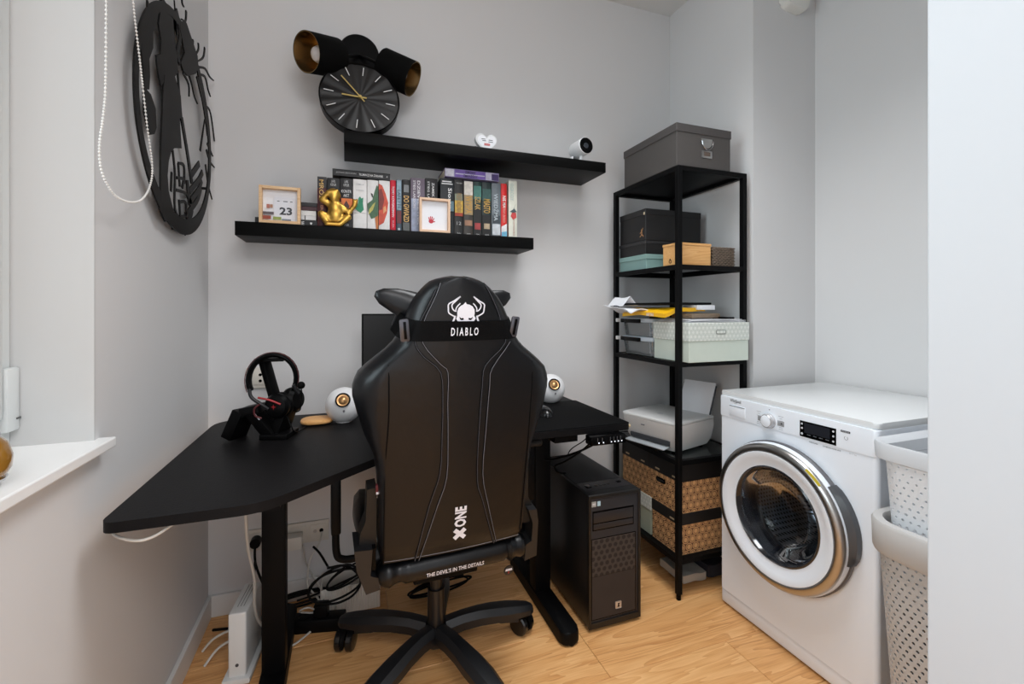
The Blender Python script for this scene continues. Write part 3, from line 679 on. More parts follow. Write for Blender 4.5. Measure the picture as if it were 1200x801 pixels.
g = G(); g.prism(rounded([(0.50, 1.438), (0.985, 1.438), (0.990, 1.875), (0.50, 1.895)], 0.008), (0, 0, DZ), XA, YA, ZA, 0.003, bev=0.0008)
single('desk_mat', g, mat_m, 'thin black desk mat covering the front of the right desk wing', 'desk mat')
def leg_column(x, y0, y1, w=0.030):
    g = G(); g.box(x - w, x + w, (y0 + y1) / 2 - 0.025, (y0 + y1) / 2 + 0.025, 0.07, 0.72, bev=0.003); L = part('leg', g, black_metal, desk)
    g = G(); g.box(x - w - 0.003, x + w + 0.003, (y0 + y1) / 2 - 0.032, (y0 + y1) / 2 + 0.032, 0.05, 0.70, bev=0.003); part('outer_tube', g, black_metal, L)
for x, y0, y1 in ((-0.215, 1.28, 1.93), (0.735, 1.415, 1.98)):
    leg_column(x, y0, y1)
    w = 0.036
    g = G(); g.prism(rounded([(x - w, y0), (x + w, y0), (x + w, y1), (x - w, y1)], 0.034), (0, 0, 0.004), XA, YA, ZA, 0.046, bev=0.008); part('foot', g, black_metal, desk)
    for yy_ in (y0 + 0.035, y1 - 0.035):
        g = G(); g.cyl((x, yy_, 0), (x, yy_, 0.006), 0.018, n=16); part('glide', g, rubber_m, desk)
g = G(); g.box(-0.28, -0.15, 1.20, 1.93, 0.70, 0.729); g.box(0.69, 0.78, 1.46, 1.96, 0.70, 0.729); part('side_rail', g, black_metal, desk, kind='stuff', smooth=False)
g = G(); g.box(-0.20, 0.72, 1.66, 1.72, 0.69, 0.729, bev=0.002); part('crossbar', g, black_metal, desk)
g = G(); g.cyl((0.985, 1.446, DZ - 0.011), (0.9905, 1.446, DZ - 0.011), 0.006, n=12); part('bare_corner', g, M('raw_edge', (206, 190, 150), 0.6), desk, label='small bare cream spot on the desk edge')
# height control panel
g = G(); cpc = V((0.862, 1.405, 0.716)); g.obox(cpc, (XA, YA, ZA), (0.070, 0.022, 0.016), 0.004); cp = part('control_panel', g, gloss_black, desk, label='black control panel with lit buttons')
g = G(); g.obox((0.862, 1.43, 0.724), X3, (0.05, 0.02, 0.006)); part('bracket', g, black_plastic, cp)
led = M('button_light', (235, 240, 255), 0.4, emit=1.2)
for k, dx in enumerate((-0.040, -0.022, 0.010, 0.024, 0.038, 0.052)):
    g = G(); g.box(cpc.x + dx - 0.0018, cpc.x + dx + 0.0018, 1.3822, 1.3831, 0.708, 0.7115); part('button_light', g, led, cp, smooth=False)
    g = G(); g.box(cpc.x + dx - 0.005, cpc.x + dx - 0.0042, 1.3822, 1.3831, 0.712, 0.727); part('button_mark', g, M('grey_mark', (120, 120, 124), 0.5), cp, smooth=False)
# white rope light / cable edge hanging under the left tip
g = G(); g.tube([(-0.464, 1.26, 0.728), (-0.468, 1.21, 0.718), (-0.461, 1.175, 0.712), (-0.438, 1.148, 0.708), (-0.400, 1.125, 0.706), (-0.372, 1.126, 0.710), (-0.345, 1.145, 0.722), (-0.33, 1.16, 0.7265)], 0.003, 8)
single('cable', g, cable_white, 'white cable looping under the left front tip of the desk', 'cable')
g = G(); g.tube([(-0.345, 1.30, 0.729), (-0.345, 1.30, 0.715), (-0.344, 1.30, 0.700)], 0.0035, 8); t = thing('cable_plug', 'short white cable end hanging under the left desk wing', 'cable', (-0.345, 1.3, 0.66))
part('cable', g, cable_white, t)
g = G(); g.cyl((-0.344, 1.30, 0.702), (-0.344, 1.30, 0.682), 0.007, n=14); part('plug', g, white_plastic, t)
g = G(); g.cyl((-0.344, 1.30, 0.682), (-0.344, 1.30, 0.676), 0.004, n=12); part('tip', g, black_plastic, t)

# ------------------------------------------------------------------ on the desk
def speaker(x, y, label, face):
    t = thing('speaker', label, 'speaker', (x, y, DZ), 'round white desk speakers'); c = V((x, y, DZ + 0.062)); f = V(face).normalized()
    g = G(); g.ball(c, (0.066, 0.064, 0.066), 40, 24); s1 = part('body', g, white_plastic, t)
    g = G(); g.cyl((x, y, DZ + 0.0002), (x, y, DZ + 0.010), 0.028, n=32); part('base', g, white_plastic, t)
    o = c + f * 0.062
    g = G(); g.lathe(o, f, [(0.0, 0.0), (0.024, 0.0), (0.0265, 0.002), (0.027, 0.0045), (0.0225, 0.005), (0.021, 0.003)], 36); part('surround', g, black_plastic, t)
    g = G(); g.lathe(o, f, [(0.021, 0.003), (0.016, 0.002), (0.013, 0.0045), (0.008, 0.0085), (0.0, 0.0098)], 32); part('driver_cone', g, copper_m, t)
    o2 = c + (f * 0.93 - ZA * 0.55 + XA * 0.05).normalized() * 0.0655
    g = G(); g.ball(o2, (0.004, 0.0015, 0.005), 10, 6); part('logo_dot', g, M('grey_mark', (120, 120, 124), 0.5), t)
speaker(-0.012, 1.83, 'round white speaker left of the chair, beside the wooden coaster', (-0.05, -0.85, 0.42))
speaker(0.868, 1.885, 'round white speaker right of the chair, behind the mouse', (-0.12, -0.88, 0.42))
g = G(); g.ball((-0.106, 1.832, DZ + 0.0115), (0.056, 0.050, 0.011), 36, 12, e=0.7)
single('wooden_coaster', g, bamboo_m, 'small round bamboo disc lying on the desk by the headset', 'coaster')
# mouse
g = G(); g.ball((0.735, 1.66, DZ + 0.0045), (0.032, 0.056, 0.034), 28, 14)
for v_ in list(g.bm.verts):
    if v_.co.z < DZ + 0.0035: v_.co.z = DZ + 0.0035
ms = thing('computer_mouse', 'glossy black mouse on the desk mat right of the chair', 'mouse', (0.735, 1.66, DZ + 0.0035))
part('body', g, M('mouse_black', (16, 16, 18), 0.2), ms)
g = G(); g.cyl((0.730, 1.688, DZ + 0.0345), (0.740, 1.688, DZ + 0.0345), 0.007, n=16); part('wheel', g, rubber_m, ms)
# monitor
mon = thing('monitor', 'black monitor on the desk, mostly hidden by the gaming chair', 'monitor', (0.34, 1.86, DZ))
g = G(); g.box(0.052, 0.630, 1.835, 1.862, 0.83, 1.157, bev=0.003); part('housing', g, black_plastic, mon)
g = G(); g.box(0.058, 0.624, 1.8338, 1.8348, 0.84, 1.151); part('screen', g, M('screen_black', (5, 5, 6), 0.45), mon, smooth=False)
g = G(); g.box(0.31, 0.37, 1.863, 1.885, 0.758, 1.0, bev=0.004); part('stand_neck', g, black_plastic, mon)
g = G(); g.box(0.22, 0.46, 1.80, 1.95, DZ, DZ + 0.010, bev=0.003); part('stand_base', g, black_plastic, mon)

# headset on its stand
hs = thing('headset_stand', 'angular black zigzag headset stand at the back left of the desk', 'headset stand', (-0.25, 1.74, DZ))
def slab(p0, p1, hw, th, mat, par, name, bev=0.003, side=(1, 0, 0)):
    p0, p1 = V(p0), V(p1); d = (p1 - p0); s_ = V(side).normalized(); n = d.normalized().cross(s_).normalized(); s_ = n.cross(d.normalized())
    g = G(); g.obox((p0 + p1) / 2, (d, s_, n), (d.length / 2, hw, th), bev); return part(name, g, mat, par)
bk = black_plastic
sd = (0.45, 0.9, 0)
slab((-0.350, 1.71, DZ + 0.006), (-0.315, 1.70, DZ + 0.093), 0.040, 0.018, bk, hs, 'rear_leg', side=sd)
slab((-0.318, 1.70, DZ + 0.088), (-0.262, 1.69, DZ + 0.100), 0.040, 0.014, bk, hs, 'top_block', side=sd)
slab((-0.285, 1.70, DZ + 0.095), (-0.225, 1.69, DZ + 0.010), 0.040, 0.017, bk, hs, 'front_leg', side=sd)
slab((-0.255, 1.70, DZ + 0.009), (-0.170, 1.675, DZ + 0.009), 0.048, 0.0088, bk, hs, 'foot', side=sd)
slab((-0.215, 1.69, DZ + 0.01), (-0.185, 1.70, DZ + 0.10), 0.034, 0.016, bk, hs, 'upright', side=sd)
slab((-0.215, 1.71, DZ + 0.07), (-0.262, 1.72, DZ + 0.250), 0.020, 0.010, bk, hs, 'neck', side=sd)
slab((-0.290, 1.72, DZ + 0.2535), (-0.200, 1.72, DZ + 0.2535), 0.026, 0.006, bk, hs, 'hanger', side=(0, 1, 0))
g = G(); g.obox((-0.272, 1.648, DZ + 0.078), ((0.6, -0.1, -0.8), (0, 1, 0), (0.8, 0, 0.6)), (0.012, 0.001, 0.0016)); part('white_stripe', g, print_m, hs, smooth=False)
hd = thing('headset', 'black gaming headset with red metal trim hanging on its stand', 'headset', (-0.225, 1.70, 0.90))
red_dk = M('dark_red_trim', (84, 20, 26), 0.5)
def arc(cx, cz, rx, rz, a0, a1, y0, y1, n=18, tilt=0):
    out = []
    for k in range(n + 1):
        a = math.radians(a0 + (a1 - a0) * k / n); t = k / n
        x = cx + rx * math.cos(a); z = cz + rz * math.sin(a)
        out.append(V((x, y0 + (y1 - y0) * t, z)))
    return out
band = arc(-0.232, 0.944, 0.070, 0.080, 205, -25, 1.68, 1.70)
g = G(); R = []
for i, p in enumerate(band):
    d = (band[min(i + 1, len(band) - 1)] - band[max(i - 1, 0)]).normalized(); n = d.cross(YA).normalized()
    q = []
    for j in range(10):
        a = 2 * PI * j / 10; q.append(p + n * (0.009 * math.sin(a)) + YA * (0.019 * math.cos(a)))
    R.append(q)
g.rings(R); part('headband', g, leather_dark, hd)
g = G(); g.tube([p + V((0, -0.018, 0.001)) + (p - V((-0.232, p.y, 0.944))).normalized() * 0.008 for p in band], 0.0012, 6, sub=2); part('red_piping', g, red_dk, hd)
# yokes, cups
g = G(); g.tube([(-0.297, 1.665, 0.918), (-0.290, 1.66, 0.892), (-0.262, 1.655, 0.868), (-0.240, 1.65, 0.852)], 0.0055, 8); part('yoke', g, M('black_metal_trim', (20, 20, 22), 0.35), hd)
g = G(); g.tube([(-0.268, 1.638, 0.893), (-0.235, 1.634, 0.884), (-0.203, 1.634, 0.868)], 0.0032, 8); part('red_arm', g, red_m, hd)
g = G(); g.tube([(-0.262, 1.64, 0.872), (-0.278, 1.64, 0.858), (-0.276, 1.64, 0.836), (-0.258, 1.64, 0.826)], 0.0028, 8); part('red_arm', g, red_dk, hd)
c1 = V((-0.215, 1.665, 0.858)); n1 = V((-0.35, -0.92, 0.05)).normalized()
g = G(); g.lathe(c1, n1, [(0, -0.016), (0.036, -0.014), (0.040, -0.006), (0.041, 0.006), (0.034, 0.018), (0.020, 0.024), (0.0, 0.025)], 32); cup = part('ear_cup', g, black_plastic, hd)
g = G(); st = c1 + n1 * 0.0255; rt = n1.cross(ZA).normalized() * -1
g.prism([(0.009 * math.cos(k * PI / 4) * (1 if k % 2 == 0 else 0.3), 0.009 * math.sin(k * PI / 4) * (1 if k % 2 == 0 else 0.3)) for k in range(8)], st, rt, ZA, n1, 0.0006); part('red_star', g, red_m, cup, smooth=False)
c2 = V((-0.172, 1.705, 0.868)); n2 = V((0.8, -0.5, 0.1)).normalized()
g = G(); g.lathe(c2, n2, [(0, -0.030), (0.030, -0.028), (0.040, -0.016), (0.042, -0.008), (0.038, 0.004), (0.040, 0.008), (0.030, 0.020), (0.0, 0.022)], 32); part('ear_cup', g, black_plastic, hd)
g = G(); g.lathe(c1 - n1 * 0.014, -n1, [(0.018, 0.0), (0.036, 0.0), (0.042, 0.006), (0.042, 0.014), (0.034, 0.020), (0.020, 0.018)], 32); part('ear_cushion', g, leather_dark, hd)
g = G(); g.tube([(-0.168, 1.66, 0.925), (-0.158, 1.66, 0.905), (-0.150, 1.66, 0.895)], 0.006, 8); part('yoke', g, M('black_metal_trim', (20, 20, 22), 0.35), hd)
g = G(); g.tube([(-0.160, 1.655, 0.835), (-0.147, 1.65, 0.843), (-0.143, 1.645, 0.87), (-0.141, 1.64, 0.90), (-0.143, 1.64, 0.915)], 0.0022, 7); mic = part('microphone_boom', g, black_plastic, hd)
g = G(); g.ball((-0.143, 1.64, 0.925), 0.0125, 18, 12); part('microphone_foam', g, rubber_m, mic)
g = G(); g.tube([(-0.19, 1.68, 0.82), (-0.175, 1.66, 0.79), (-0.165, 1.68, 0.764), (-0.15, 1.73, 0.757), (-0.13, 1.82, 0.7555), (-0.11, 1.90, 0.7555)], 0.0025, 7)
single('headset_cable', g, cable_black, 'thin black cable running from the headset across the desk', 'cable')

# ================================================================== PC TOWER
pc = thing('computer_tower', 'tall black computer tower standing on the floor beside the right desk leg', 'computer', (0.932, 1.68, 0))
px0, px1, py0, py1, pz1 = 0.822, 1.044, 1.452, 1.915, 0.496
g = G(); g.box(px0, px1, py0 + 0.012, py1, 0.014, pz1, bev=0.004); part('case', g, M('pc_black', (20, 20, 22), 0.4, var=0.1, scale=40), pc)
g = G(); g.box(px0 + 0.003, px1 - 0.003, py0 + 0.004, py0 + 0.014, 0.018, pz1 - 0.01, bev=0.002); fp_ = part('front_panel', g, M('pc_front', (40, 38, 41), 0.5, var=0.08, scale=50), pc)
fm_ = M('pc_frame', (14, 14, 15), 0.35)
for a in ((px0, px0 + 0.010, 0.012, pz1), (px1 - 0.010, px1, 0.012, pz1), (px0 + 0.01, px1 - 0.01, pz1 - 0.012, pz1), (px0 + 0.01, px1 - 0.01, 0.012, 0.034)):
    g = G(); g.box(a[0], a[1], py0, py0 + 0.012, a[2], a[3], bev=0.001, seg=1); part('front_frame', g, fm_, pc, smooth=False)
g = G(); g.box(0.842, 1.010, py0 + 0.001, py0 + 0.0035, 0.395, 0.432, bev=0.001); g2 = part('drive_bay', g, M('pc_bay', (34, 32, 35), 0.45), pc)
g = G(); g.box(0.838, 1.014, py0 + 0.0028, py0 + 0.0042, 0.367, 0.438); part('bay_gap', g, gloss_black, pc, smooth=False)
g = G(); g.box(0.842, 1.010, py0 + 0.001, py0 + 0.0030, 0.371, 0.391, bev=0.001); part('drive_bay', g, M('pc_bay', (34, 32, 35), 0.45), pc)
hexm = hex_material('dark_hex_mesh', (24, 21, 21), (66, 58, 55), 0.0235, 'rings', 0.6, 0, 0.4, 0.34, 0.44)
g = G(); g.box(0.836, 1.020, py0 + 0.0022, py0 + 0.004, 0.20, 0.335, bev=0.0005); part('mesh_grille', g, hexm, pc, smooth=False)
g = G(); g.box(0.836, 1.020, py0 + 0.0024, py0 + 0.0039, 0.045, 0.199); part('lower_grille', g, M('pc_lower', (44, 38, 37), 0.65, var=0.15, scale=20), pc, smooth=False)
g = G(); g.box(0.833, 1.023, py0 + 0.0030, py0 + 0.0041, 0.042, 0.338); part('grille_border', g, gloss_black, pc, smooth=False)
g = G(); g.obox((0.946, py0 + 0.0018, 0.079), X3, (0.013, 0.0012, 0.013), 0.003); bd = part('badge', g, M('badge_silver', (206, 196, 186), 0.3, metal=0.6), pc)
g = G(); g.prism([(-0.004, 0.006), (0.006, 0.006), (0.002, 0.0), (0.005, -0.007), (-0.006, -0.007), (-0.001, -0.001)], (0.946, py0 + 0.0004, 0.079), XA, ZA, -YA, 0.0004); part('badge_emblem', g, gloss_black, bd, smooth=False)
g = G(); g.box(0.835, 0.853, py0 + 0.0025, py0 + 0.0040, 0.455, 0.474); s1 = part('sticker', g, M('sticker_grey', (168, 170, 166), 0.5), pc, label='square grey sticker', smooth=False)
g = G(); g.box(0.858, 0.871, py0 + 0.0025, py0 + 0.0040, 0.456, 0.473); s2 = part('sticker', g, M('sticker_blue', (186, 220, 236), 0.5), pc, label='small pale blue sticker', smooth=False)
for z in (0.463, 0.4665):
    g = G(); g.box(0.838, 0.850, py0 + 0.0020, py0 + 0.0024, z - 0.0008, z + 0.0008); part('print_line', g, print_m, s1, smooth=False)
g = G(); g.box(px0 + 0.012, px1 - 0.012, 1.575, py1 - 0.012, pz1 - 0.001, pz1 + 0.003, bev=0.001); part('top_filter', g, M('filter_mesh', (30, 29, 31), 0.75, var=0.2, scale=300), pc)
g = G(); g.box(px0 + 0.012, px1 - 0.012, 1.495, 1.572, pz1 - 0.001, pz1 + 0.002, bev=0.001); io = part('top_panel', g, M('pc_front', (40, 38, 41), 0.5), pc)
g = G(); g.box(0.852, 0.872, 1.520, 1.545, pz1 + 0.002, pz1 + 0.005, bev=0.001); part('power_button', g, gloss_black, io)
g = G(); g.box(0.992, 1.010, 1.530, 1.545, pz1 + 0.002, pz1 + 0.0045, bev=0.001); part('reset_button', g, gloss_black, io)
for k in range(4):
    g = G(); g.box(0.892 + 0.018 * k, 0.903 + 0.018 * k, 1.528, 1.537, pz1 + 0.002, pz1 + 0.0032); part('port', g, gloss_black, io, smooth=False)
for x in (px0 + 0.03, px1 - 0.03):
    for y in (py0 + 0.05, py1 - 0.05):
        g = G(); g.cyl((x, y, 0), (x, y, 0.016), 0.014, n=14); part('foot', g, rubber_m, pc)

# ================================================================== UNDER THE DESK
rt_ = thing('internet_router', 'white upright router box on the floor at the left desk leg', 'router', (-0.33, 1.73, 0))
rx = V((0.10, 0.99, 0)).normalized(); ry = rx.cross(ZA)
rc = V((-0.318, 1.725, 0.0))
g = G(); g.obox(rc + ZA * 0.117, (ry, rx, ZA), (0.026, 0.085, 0.101), 0.006, 3); part('housing', g, M('router_white', (222, 223, 222), 0.4), rt_)
g = G(); g.obox(rc + ZA * 0.0095, (ry, rx, ZA), (0.040, 0.098, 0.0095), 0.004); part('stand_foot', g, M('router_white', (222, 223, 222), 0.4), rt_)
for k in (-1, 0, 1):
    g = G(); g.obox(rc + ZA * 0.2182 + ry * 0.009 * k + rx * 0.01, (rx, ry, ZA), (0.060, 0.0007, 0.0008)); part('vent_slot', g, M('slot_grey', (120, 120, 120), 0.6), rt_, smooth=False)
g = G(); g.cyl(rc - rx * 0.0845 + ZA * 0.055, rc - rx * 0.0862 + ZA * 0.055, 0.005, n=16); part('button', g, M('grey_button', (60, 60, 66), 0.5), rt_)
strip = thing('power_strip', 'black power strip with a red lit switch on the floor behind the router', 'power strip', (-0.18, 1.88, 0))
sa = V((0.97, -0.22, 0)).normalized()
g = G(); g.obox((-0.175, 1.835, 0.026), (sa, sa.cross(ZA), ZA), (0.17, 0.028, 0.022), 0.005); g.obox((-0.175, 1.835, 0.003), (sa, sa.cross(ZA), ZA), (0.16, 0.024, 0.003)); part('housing', g, black_plastic, strip)
g = G(); g.obox(V((-0.175, 1.835, 0.049)) - sa * 0.148, (sa, sa.cross(ZA), ZA), (0.010, 0.008, 0.004), 0.002); part('lit_switch', g, M('red_lit_switch', (255, 30, 24), 0.4, emit=2.0), strip)
for k in range(4):
    c = V((-0.175, 1.835, 0.0475)) - sa * (0.095 - 0.062 * k)
    g = G(); g.lathe(c, ZA, [(0.018, 0.0), (0.021, 0.002), (0.023, 0.002), (0.023, 0.0)], 20); part('outlet', g, gloss_black, strip)
g = G(); g.obox((-0.09, 1.816, 0.0705), (sa, sa.cross(ZA), ZA), (0.024, 0.02, 0.022), 0.004); single('plug_adapter', g, black_plastic, 'black plug adapter on the power strip under the desk', 'plug')
# wall outlets
op = thing('wall_outlet', 'long cream wall outlet strip with plugs below the desk', 'outlet', (-0.22, BW, 0.27))
om = M('outlet_cream', (216, 210, 200), 0.4)
g = G(); g.box(-0.372, -0.072, BW - 0.009, BW, 0.226, 0.310, bev=0.002); part('plate', g, om, op)
for k, x in enumerate((-0.335, -0.262, -0.187, -0.112)):
    g = G(); g.box(x - 0.029, x + 0.029, BW - 0.0115, BW - 0.009, 0.239, 0.297, bev=0.001); q = part('socket_insert', g, om, op)
    if k in (1, 3):
        g = G(); g.cyl((x + 0.012, BW - 0.0122, 0.270), (x + 0.012, BW - 0.0114, 0.270), 0.008, n=16); part('socket_hole', g, gloss_black, q)
        g = G(); g.cyl((x - 0.012, BW - 0.0122, 0.270), (x - 0.012, BW - 0.0114, 0.270), 0.007, n=16); part('socket_hole', g, steel_m, q)
op = thing('wall_outlet', 'white double wall outlet above the desk behind the headset', 'outlet', (-0.33, BW, 0.90))
g = G(); g.box(-0.373, -0.290, BW - 0.009, BW, 0.864, 0.946, bev=0.002); part('plate', g, om, op)
g = G(); g.box(-0.358, -0.305, BW - 0.0115, BW - 0.009, 0.878, 0.932, bev=0.001); q = part('socket_insert', g, om, op)
for z in (0.893, 0.917):
    g = G(); g.cyl((-0.322, BW - 0.0122, z), (-0.322, BW - 0.0114, z), 0.006, n=14); part('socket_hole', g, gloss_black, q)
pb = thing('power_adapter', 'white power adapter plugged into the outlet strip below the desk', 'adapter', (-0.205, BW - 0.04, 0.23))
g = G(); g.box(-0.250, -0.168, BW - 0.062, BW - 0.0125, 0.228, 0.278, bev=0.004); part('housing', g, M('adapter_white', (222, 218, 210), 0.4), pb)
g = G(); g.cyl((-0.335, BW - 0.012, 0.270), (-0.335, BW - 0.045, 0.270), 0.019, n=20); single('black_plug', g, black_plastic, 'round black plug in the left socket of the outlet strip', 'plug')
# cables, each its own thing
def cab(pts, r, mat, label, name='cable'):
    g = G(); g.tube(pts, r, 8, sub=8); return single(name, g, mat, label, 'cable')
cab([(-0.335, 1.985, 0.262), (-0.330, 1.97, 0.20), (-0.30, 1.955, 0.12), (-0.27, 1.94, 0.06), (-0.24, 1.93, 0.05)], 0.0045, cable_black, 'black power cable dropping from the round black plug')
cab([(-0.285, 1.62, 0.73), (-0.288, 1.62, 0.66), (-0.30, 1.63, 0.55), (-0.298, 1.65, 0.42), (-0.285, 1.68, 0.30), (-0.288, 1.70, 0.20), (-0.282, 1.74, 0.12), (-0.262, 1.78, 0.07), (-0.23, 1.84, 0.06)], 0.005, cable_white, 'cream cable hanging down left of the desk leg')
cab([(-0.098, 2.005, 0.268), (-0.105, 1.96, 0.245), (-0.135, 1.94, 0.20), (-0.145, 1.93, 0.14), (-0.14, 1.92, 0.10), (-0.10, 1.90, 0.05), (-0.09, 1.86, 0.012), (-0.14, 1.78, 0.008), (-0.20, 1.74, 0.008), (-0.25, 1.80, 0.008)], 0.0035, cable_white, 'white cable from the rightmost socket down to the floor')
cab([(-0.165, 1.97, 0.245), (-0.150, 1.96, 0.17), (-0.11, 1.92, 0.11), (-0.085, 1.88, 0.08), (-0.10, 1.84, 0.05), (-0.155, 1.82, 0.07), (-0.16, 1.80, 0.09), (-0.13, 1.79, 0.10), (-0.10, 1.82, 0.06), (-0.07, 1.85, 0.012)], 0.003, M('grey_cable', (176, 172, 166), 0.5), 'pale grey cable curling in front of the ribbed white bin')
def coil(cx, cz, y, rx_, rz_, turns, ph, r, label, tilt=0.0, tail=None):
    pts = []
    N = int(14 * turns)
    for i in range(N + 1):
        a = ph + 2 * PI * turns * i / N; k = 1 + 0.10 * math.sin(2.3 * a)
        x = rx_ * k * math.cos(a); z = rz_ * k * math.sin(a)
        pts.append((cx + x * math.cos(tilt) - z * math.sin(tilt), y + 0.012 * math.sin(a * 0.5) + 0.004 * i / N, cz + x * math.sin(tilt) + z * math.cos(tilt)))
    if tail: pts += tail
    g = G(); g.tube(pts, r, 8, sub=3); return single('coiled_cable', g, cable_black, label, 'cable')
coil(-0.04, 0.155, 1.80, 0.088, 0.062, 2.2, 0.4, 0.0042, 'thick loop of black cable hanging beside the chair base, largest loop', 0.25, [(-0.07, 1.86, 0.20), (-0.10, 1.90, 0.235), (-0.125, 1.93, 0.25)])
coil(0.00, 0.170, 1.83, 0.075, 0.030, 1.6, 1.5, 0.0035, 'narrow tilted loop of black cable inside the larger loop', 0.5, [(-0.08, 1.88, 0.10), (-0.14, 1.90, 0.075), (-0.18, 1.90, 0.07)])
coil(-0.17, 0.055, 1.93, 0.10, 0.022, 2.5, 0.0, 0.0045, 'heap of black cable behind the power strip', 0.1)
coil(0.36, 0.035, 1.86, 0.12, 0.022, 2.4, 0.7, 0.004, 'black cable bundle on the floor beneath the chair', 0.1)
cab([(-0.46, 1.80, 0.02), (-0.43, 1.795, 0.055), (-0.39, 1.79, 0.075), (-0.345, 1.79, 0.08)], 0.004, cable_white, 'upper short white cable between the router and the left wall')
cab([(-0.44, 1.74, 0.008), (-0.41, 1.76, 0.04), (-0.38, 1.77, 0.052), (-0.345, 1.77, 0.055)], 0.004, cable_white, 'lower short white cable between the router and the left wall')
cab([(-0.32, 1.84, 0.16), (-0.315, 1.86, 0.22), (-0.325, 1.92, 0.235), (-0.33, 1.97, 0.20)], 0.003, cable_black, 'thin black cable rising behind the router')
cab([(-0.46, 1.93, 0.006), (-0.42, 1.90, 0.02), (-0.36, 1.88, 0.025), (-0.30, 1.87, 0.02), (-0.26, 1.86, 0.02)], 0.005, cable_black, 'black cable on the floor in the left corner of the room')
cab([(0.800, 1.41, 0.702), (0.79, 1.46, 0.66), (0.775, 1.55, 0.60), (0.765, 1.62, 0.56), (0.80, 1.66, 0.518), (0.84, 1.68, 0.503)], 0.0035, cable_black, 'left black cable drooping from the desk control panel onto the tower')
cab([(0.828, 1.41, 0.702), (0.815, 1.50, 0.65), (0.79, 1.60, 0.60), (0.75, 1.66, 0.575), (0.70, 1.72, 0.58)], 0.004, cable_black, 'right black cable drooping from the desk control panel')
cab([(0.98, 1.60, 0.728), (0.99, 1.70, 0.66), (1.00, 1.82, 0.58), (0.985, 1.93, 0.50), (0.99, 1.96, 0.40)], 0.0025, cable_black, 'thin black cable by the shelf rack behind the desk')
cab([(0.72, 1.95, 0.70), (0.78, 1.98, 0.66), (0.83, 1.99, 0.62), (0.88, 2.0, 0.605), (0.92, 2.0, 0.60)], 0.002, cable_white, 'thin white cable along the wall under the right desk wing')
# ribbed white bin
rb = G(); n = 48; ring0, ring1 = [], []
bx0, bx1, by0, by1 = -0.095, 0.120, 1.870, 1.995
def ribbed(x0, x1, y0, y1, amp, z):
    out = []
    per = [(x0, y0), (x1, y0), (x1, y1), (x0, y1)]
    for s_ in range(4):
        a, b = V((*per[s_], 0)), V((*per[(s_ + 1) % 4], 0)); L = (b - a).length; k = (48, 28)[s_ % 2]; nrm = (b - a).normalized().cross(ZA)
        for i in range(k): out.append(a + (b - a) * (i / k) + nrm * (amp if i % 2 else 0) + ZA * z)
    return out
rb.rings([ribbed(bx0, bx1, by0, by1, 0.0022, 0.0), ribbed(bx0, bx1, by0, by1, 0.0022, 0.106), ribbed(bx0 + 0.004, bx1 - 0.004, by0 + 0.004, by1 - 0.004, 0.0, 0.106), ribbed(bx0 + 0.004, bx1 - 0.004, by0 + 0.004, by1 - 0.004, 0.0, 0.006)])
single('ribbed_bin', rb, M('ribbed_white', (222, 216, 208), 0.6), 'low white ribbed bin against the wall under the desk', 'bin', smooth=False)

# ================================================================== GAMING CHAIR
yw, tl = math.radians(3), math.radians(10)
cR = V((math.cos(yw), math.sin(yw), 0)); cB = V((math.sin(yw), -math.cos(yw), 0)); cF = -cB
cU = cB * math.sin(tl) + ZA * math.cos(tl); cN = cB * math.cos(tl) - ZA * math.sin(tl)
cO = V((0.26, 1.27, 0.45))
def CP(u, h, d=0.0): return cO + cR * u + cU * h + cN * d
chair = thing('gaming_chair', 'black leather gaming chair seen from behind, white horned-head emblem on its back', 'chair', (0.278, 1.512, 0))
CT = [(0.0, 0.030), (0.30, 0.030), (0.55, 0.025), (0.70, 0.018), (0.82, 0.004)]
WT = [(0.035, 0.205), (0.09, 0.212), (0.20, 0.212), (0.284, 0.218), (0.34, 0.226), (0.40, 0.250), (0.45, 0.264), (0.50, 0.276), (0.527, 0.276), (0.56, 0.262), (0.591, 0.230), (0.615, 0.198), (0.646, 0.168), (0.68, 0.150), (0.706, 0.140), (0.736, 0.128), (0.762, 0.112), (0.785, 0.092), (0.80, 0.074), (0.812, 0.050), (0.818, 0.020)]
PT = [(0.035, 0.196), (0.30, 0.200), (0.57, 0.198), (0.60, 0.178), (0.64, 0.132), (0.70, 0.100), (0.76, 0.070), (0.80, 0.045), (0.818, 0.012)]
DT = [(0.035, 0.075), (0.30, 0.09), (0.50, 0.125), (0.60, 0.10), (0.72, 0.085), (0.80, 0.06), (0.818, 0.03)]
def c_at(h): return interp(CT, h)
def rear(u, h):
    c, wd, p = c_at(h), interp(WT, h), min(interp(PT, h), interp(WT, h) - 0.008)
    D = interp(DT, h); q = abs(u - c)
    base = 0.010 * (1 - (q / wd) ** 2) if q < wd else 0
    if q <= p: return base
    t = min((q - p) / (wd - p), 1.0)
    return base - D * 0.62 * (1 - math.sqrt(max(0, 1 - t * t))) - 0.004 * math.sin(PI * min(t * 6, 1)) * (1 if t < 0.17 else 0)
hs_ = [0.035, 0.045, 0.07] + [0.10 + 0.02 * i for i in range(35)] + [0.79, 0.80, 0.808, 0.814, 0.818]
hs_ = sorted(set(hs_))
g = G(); R = []
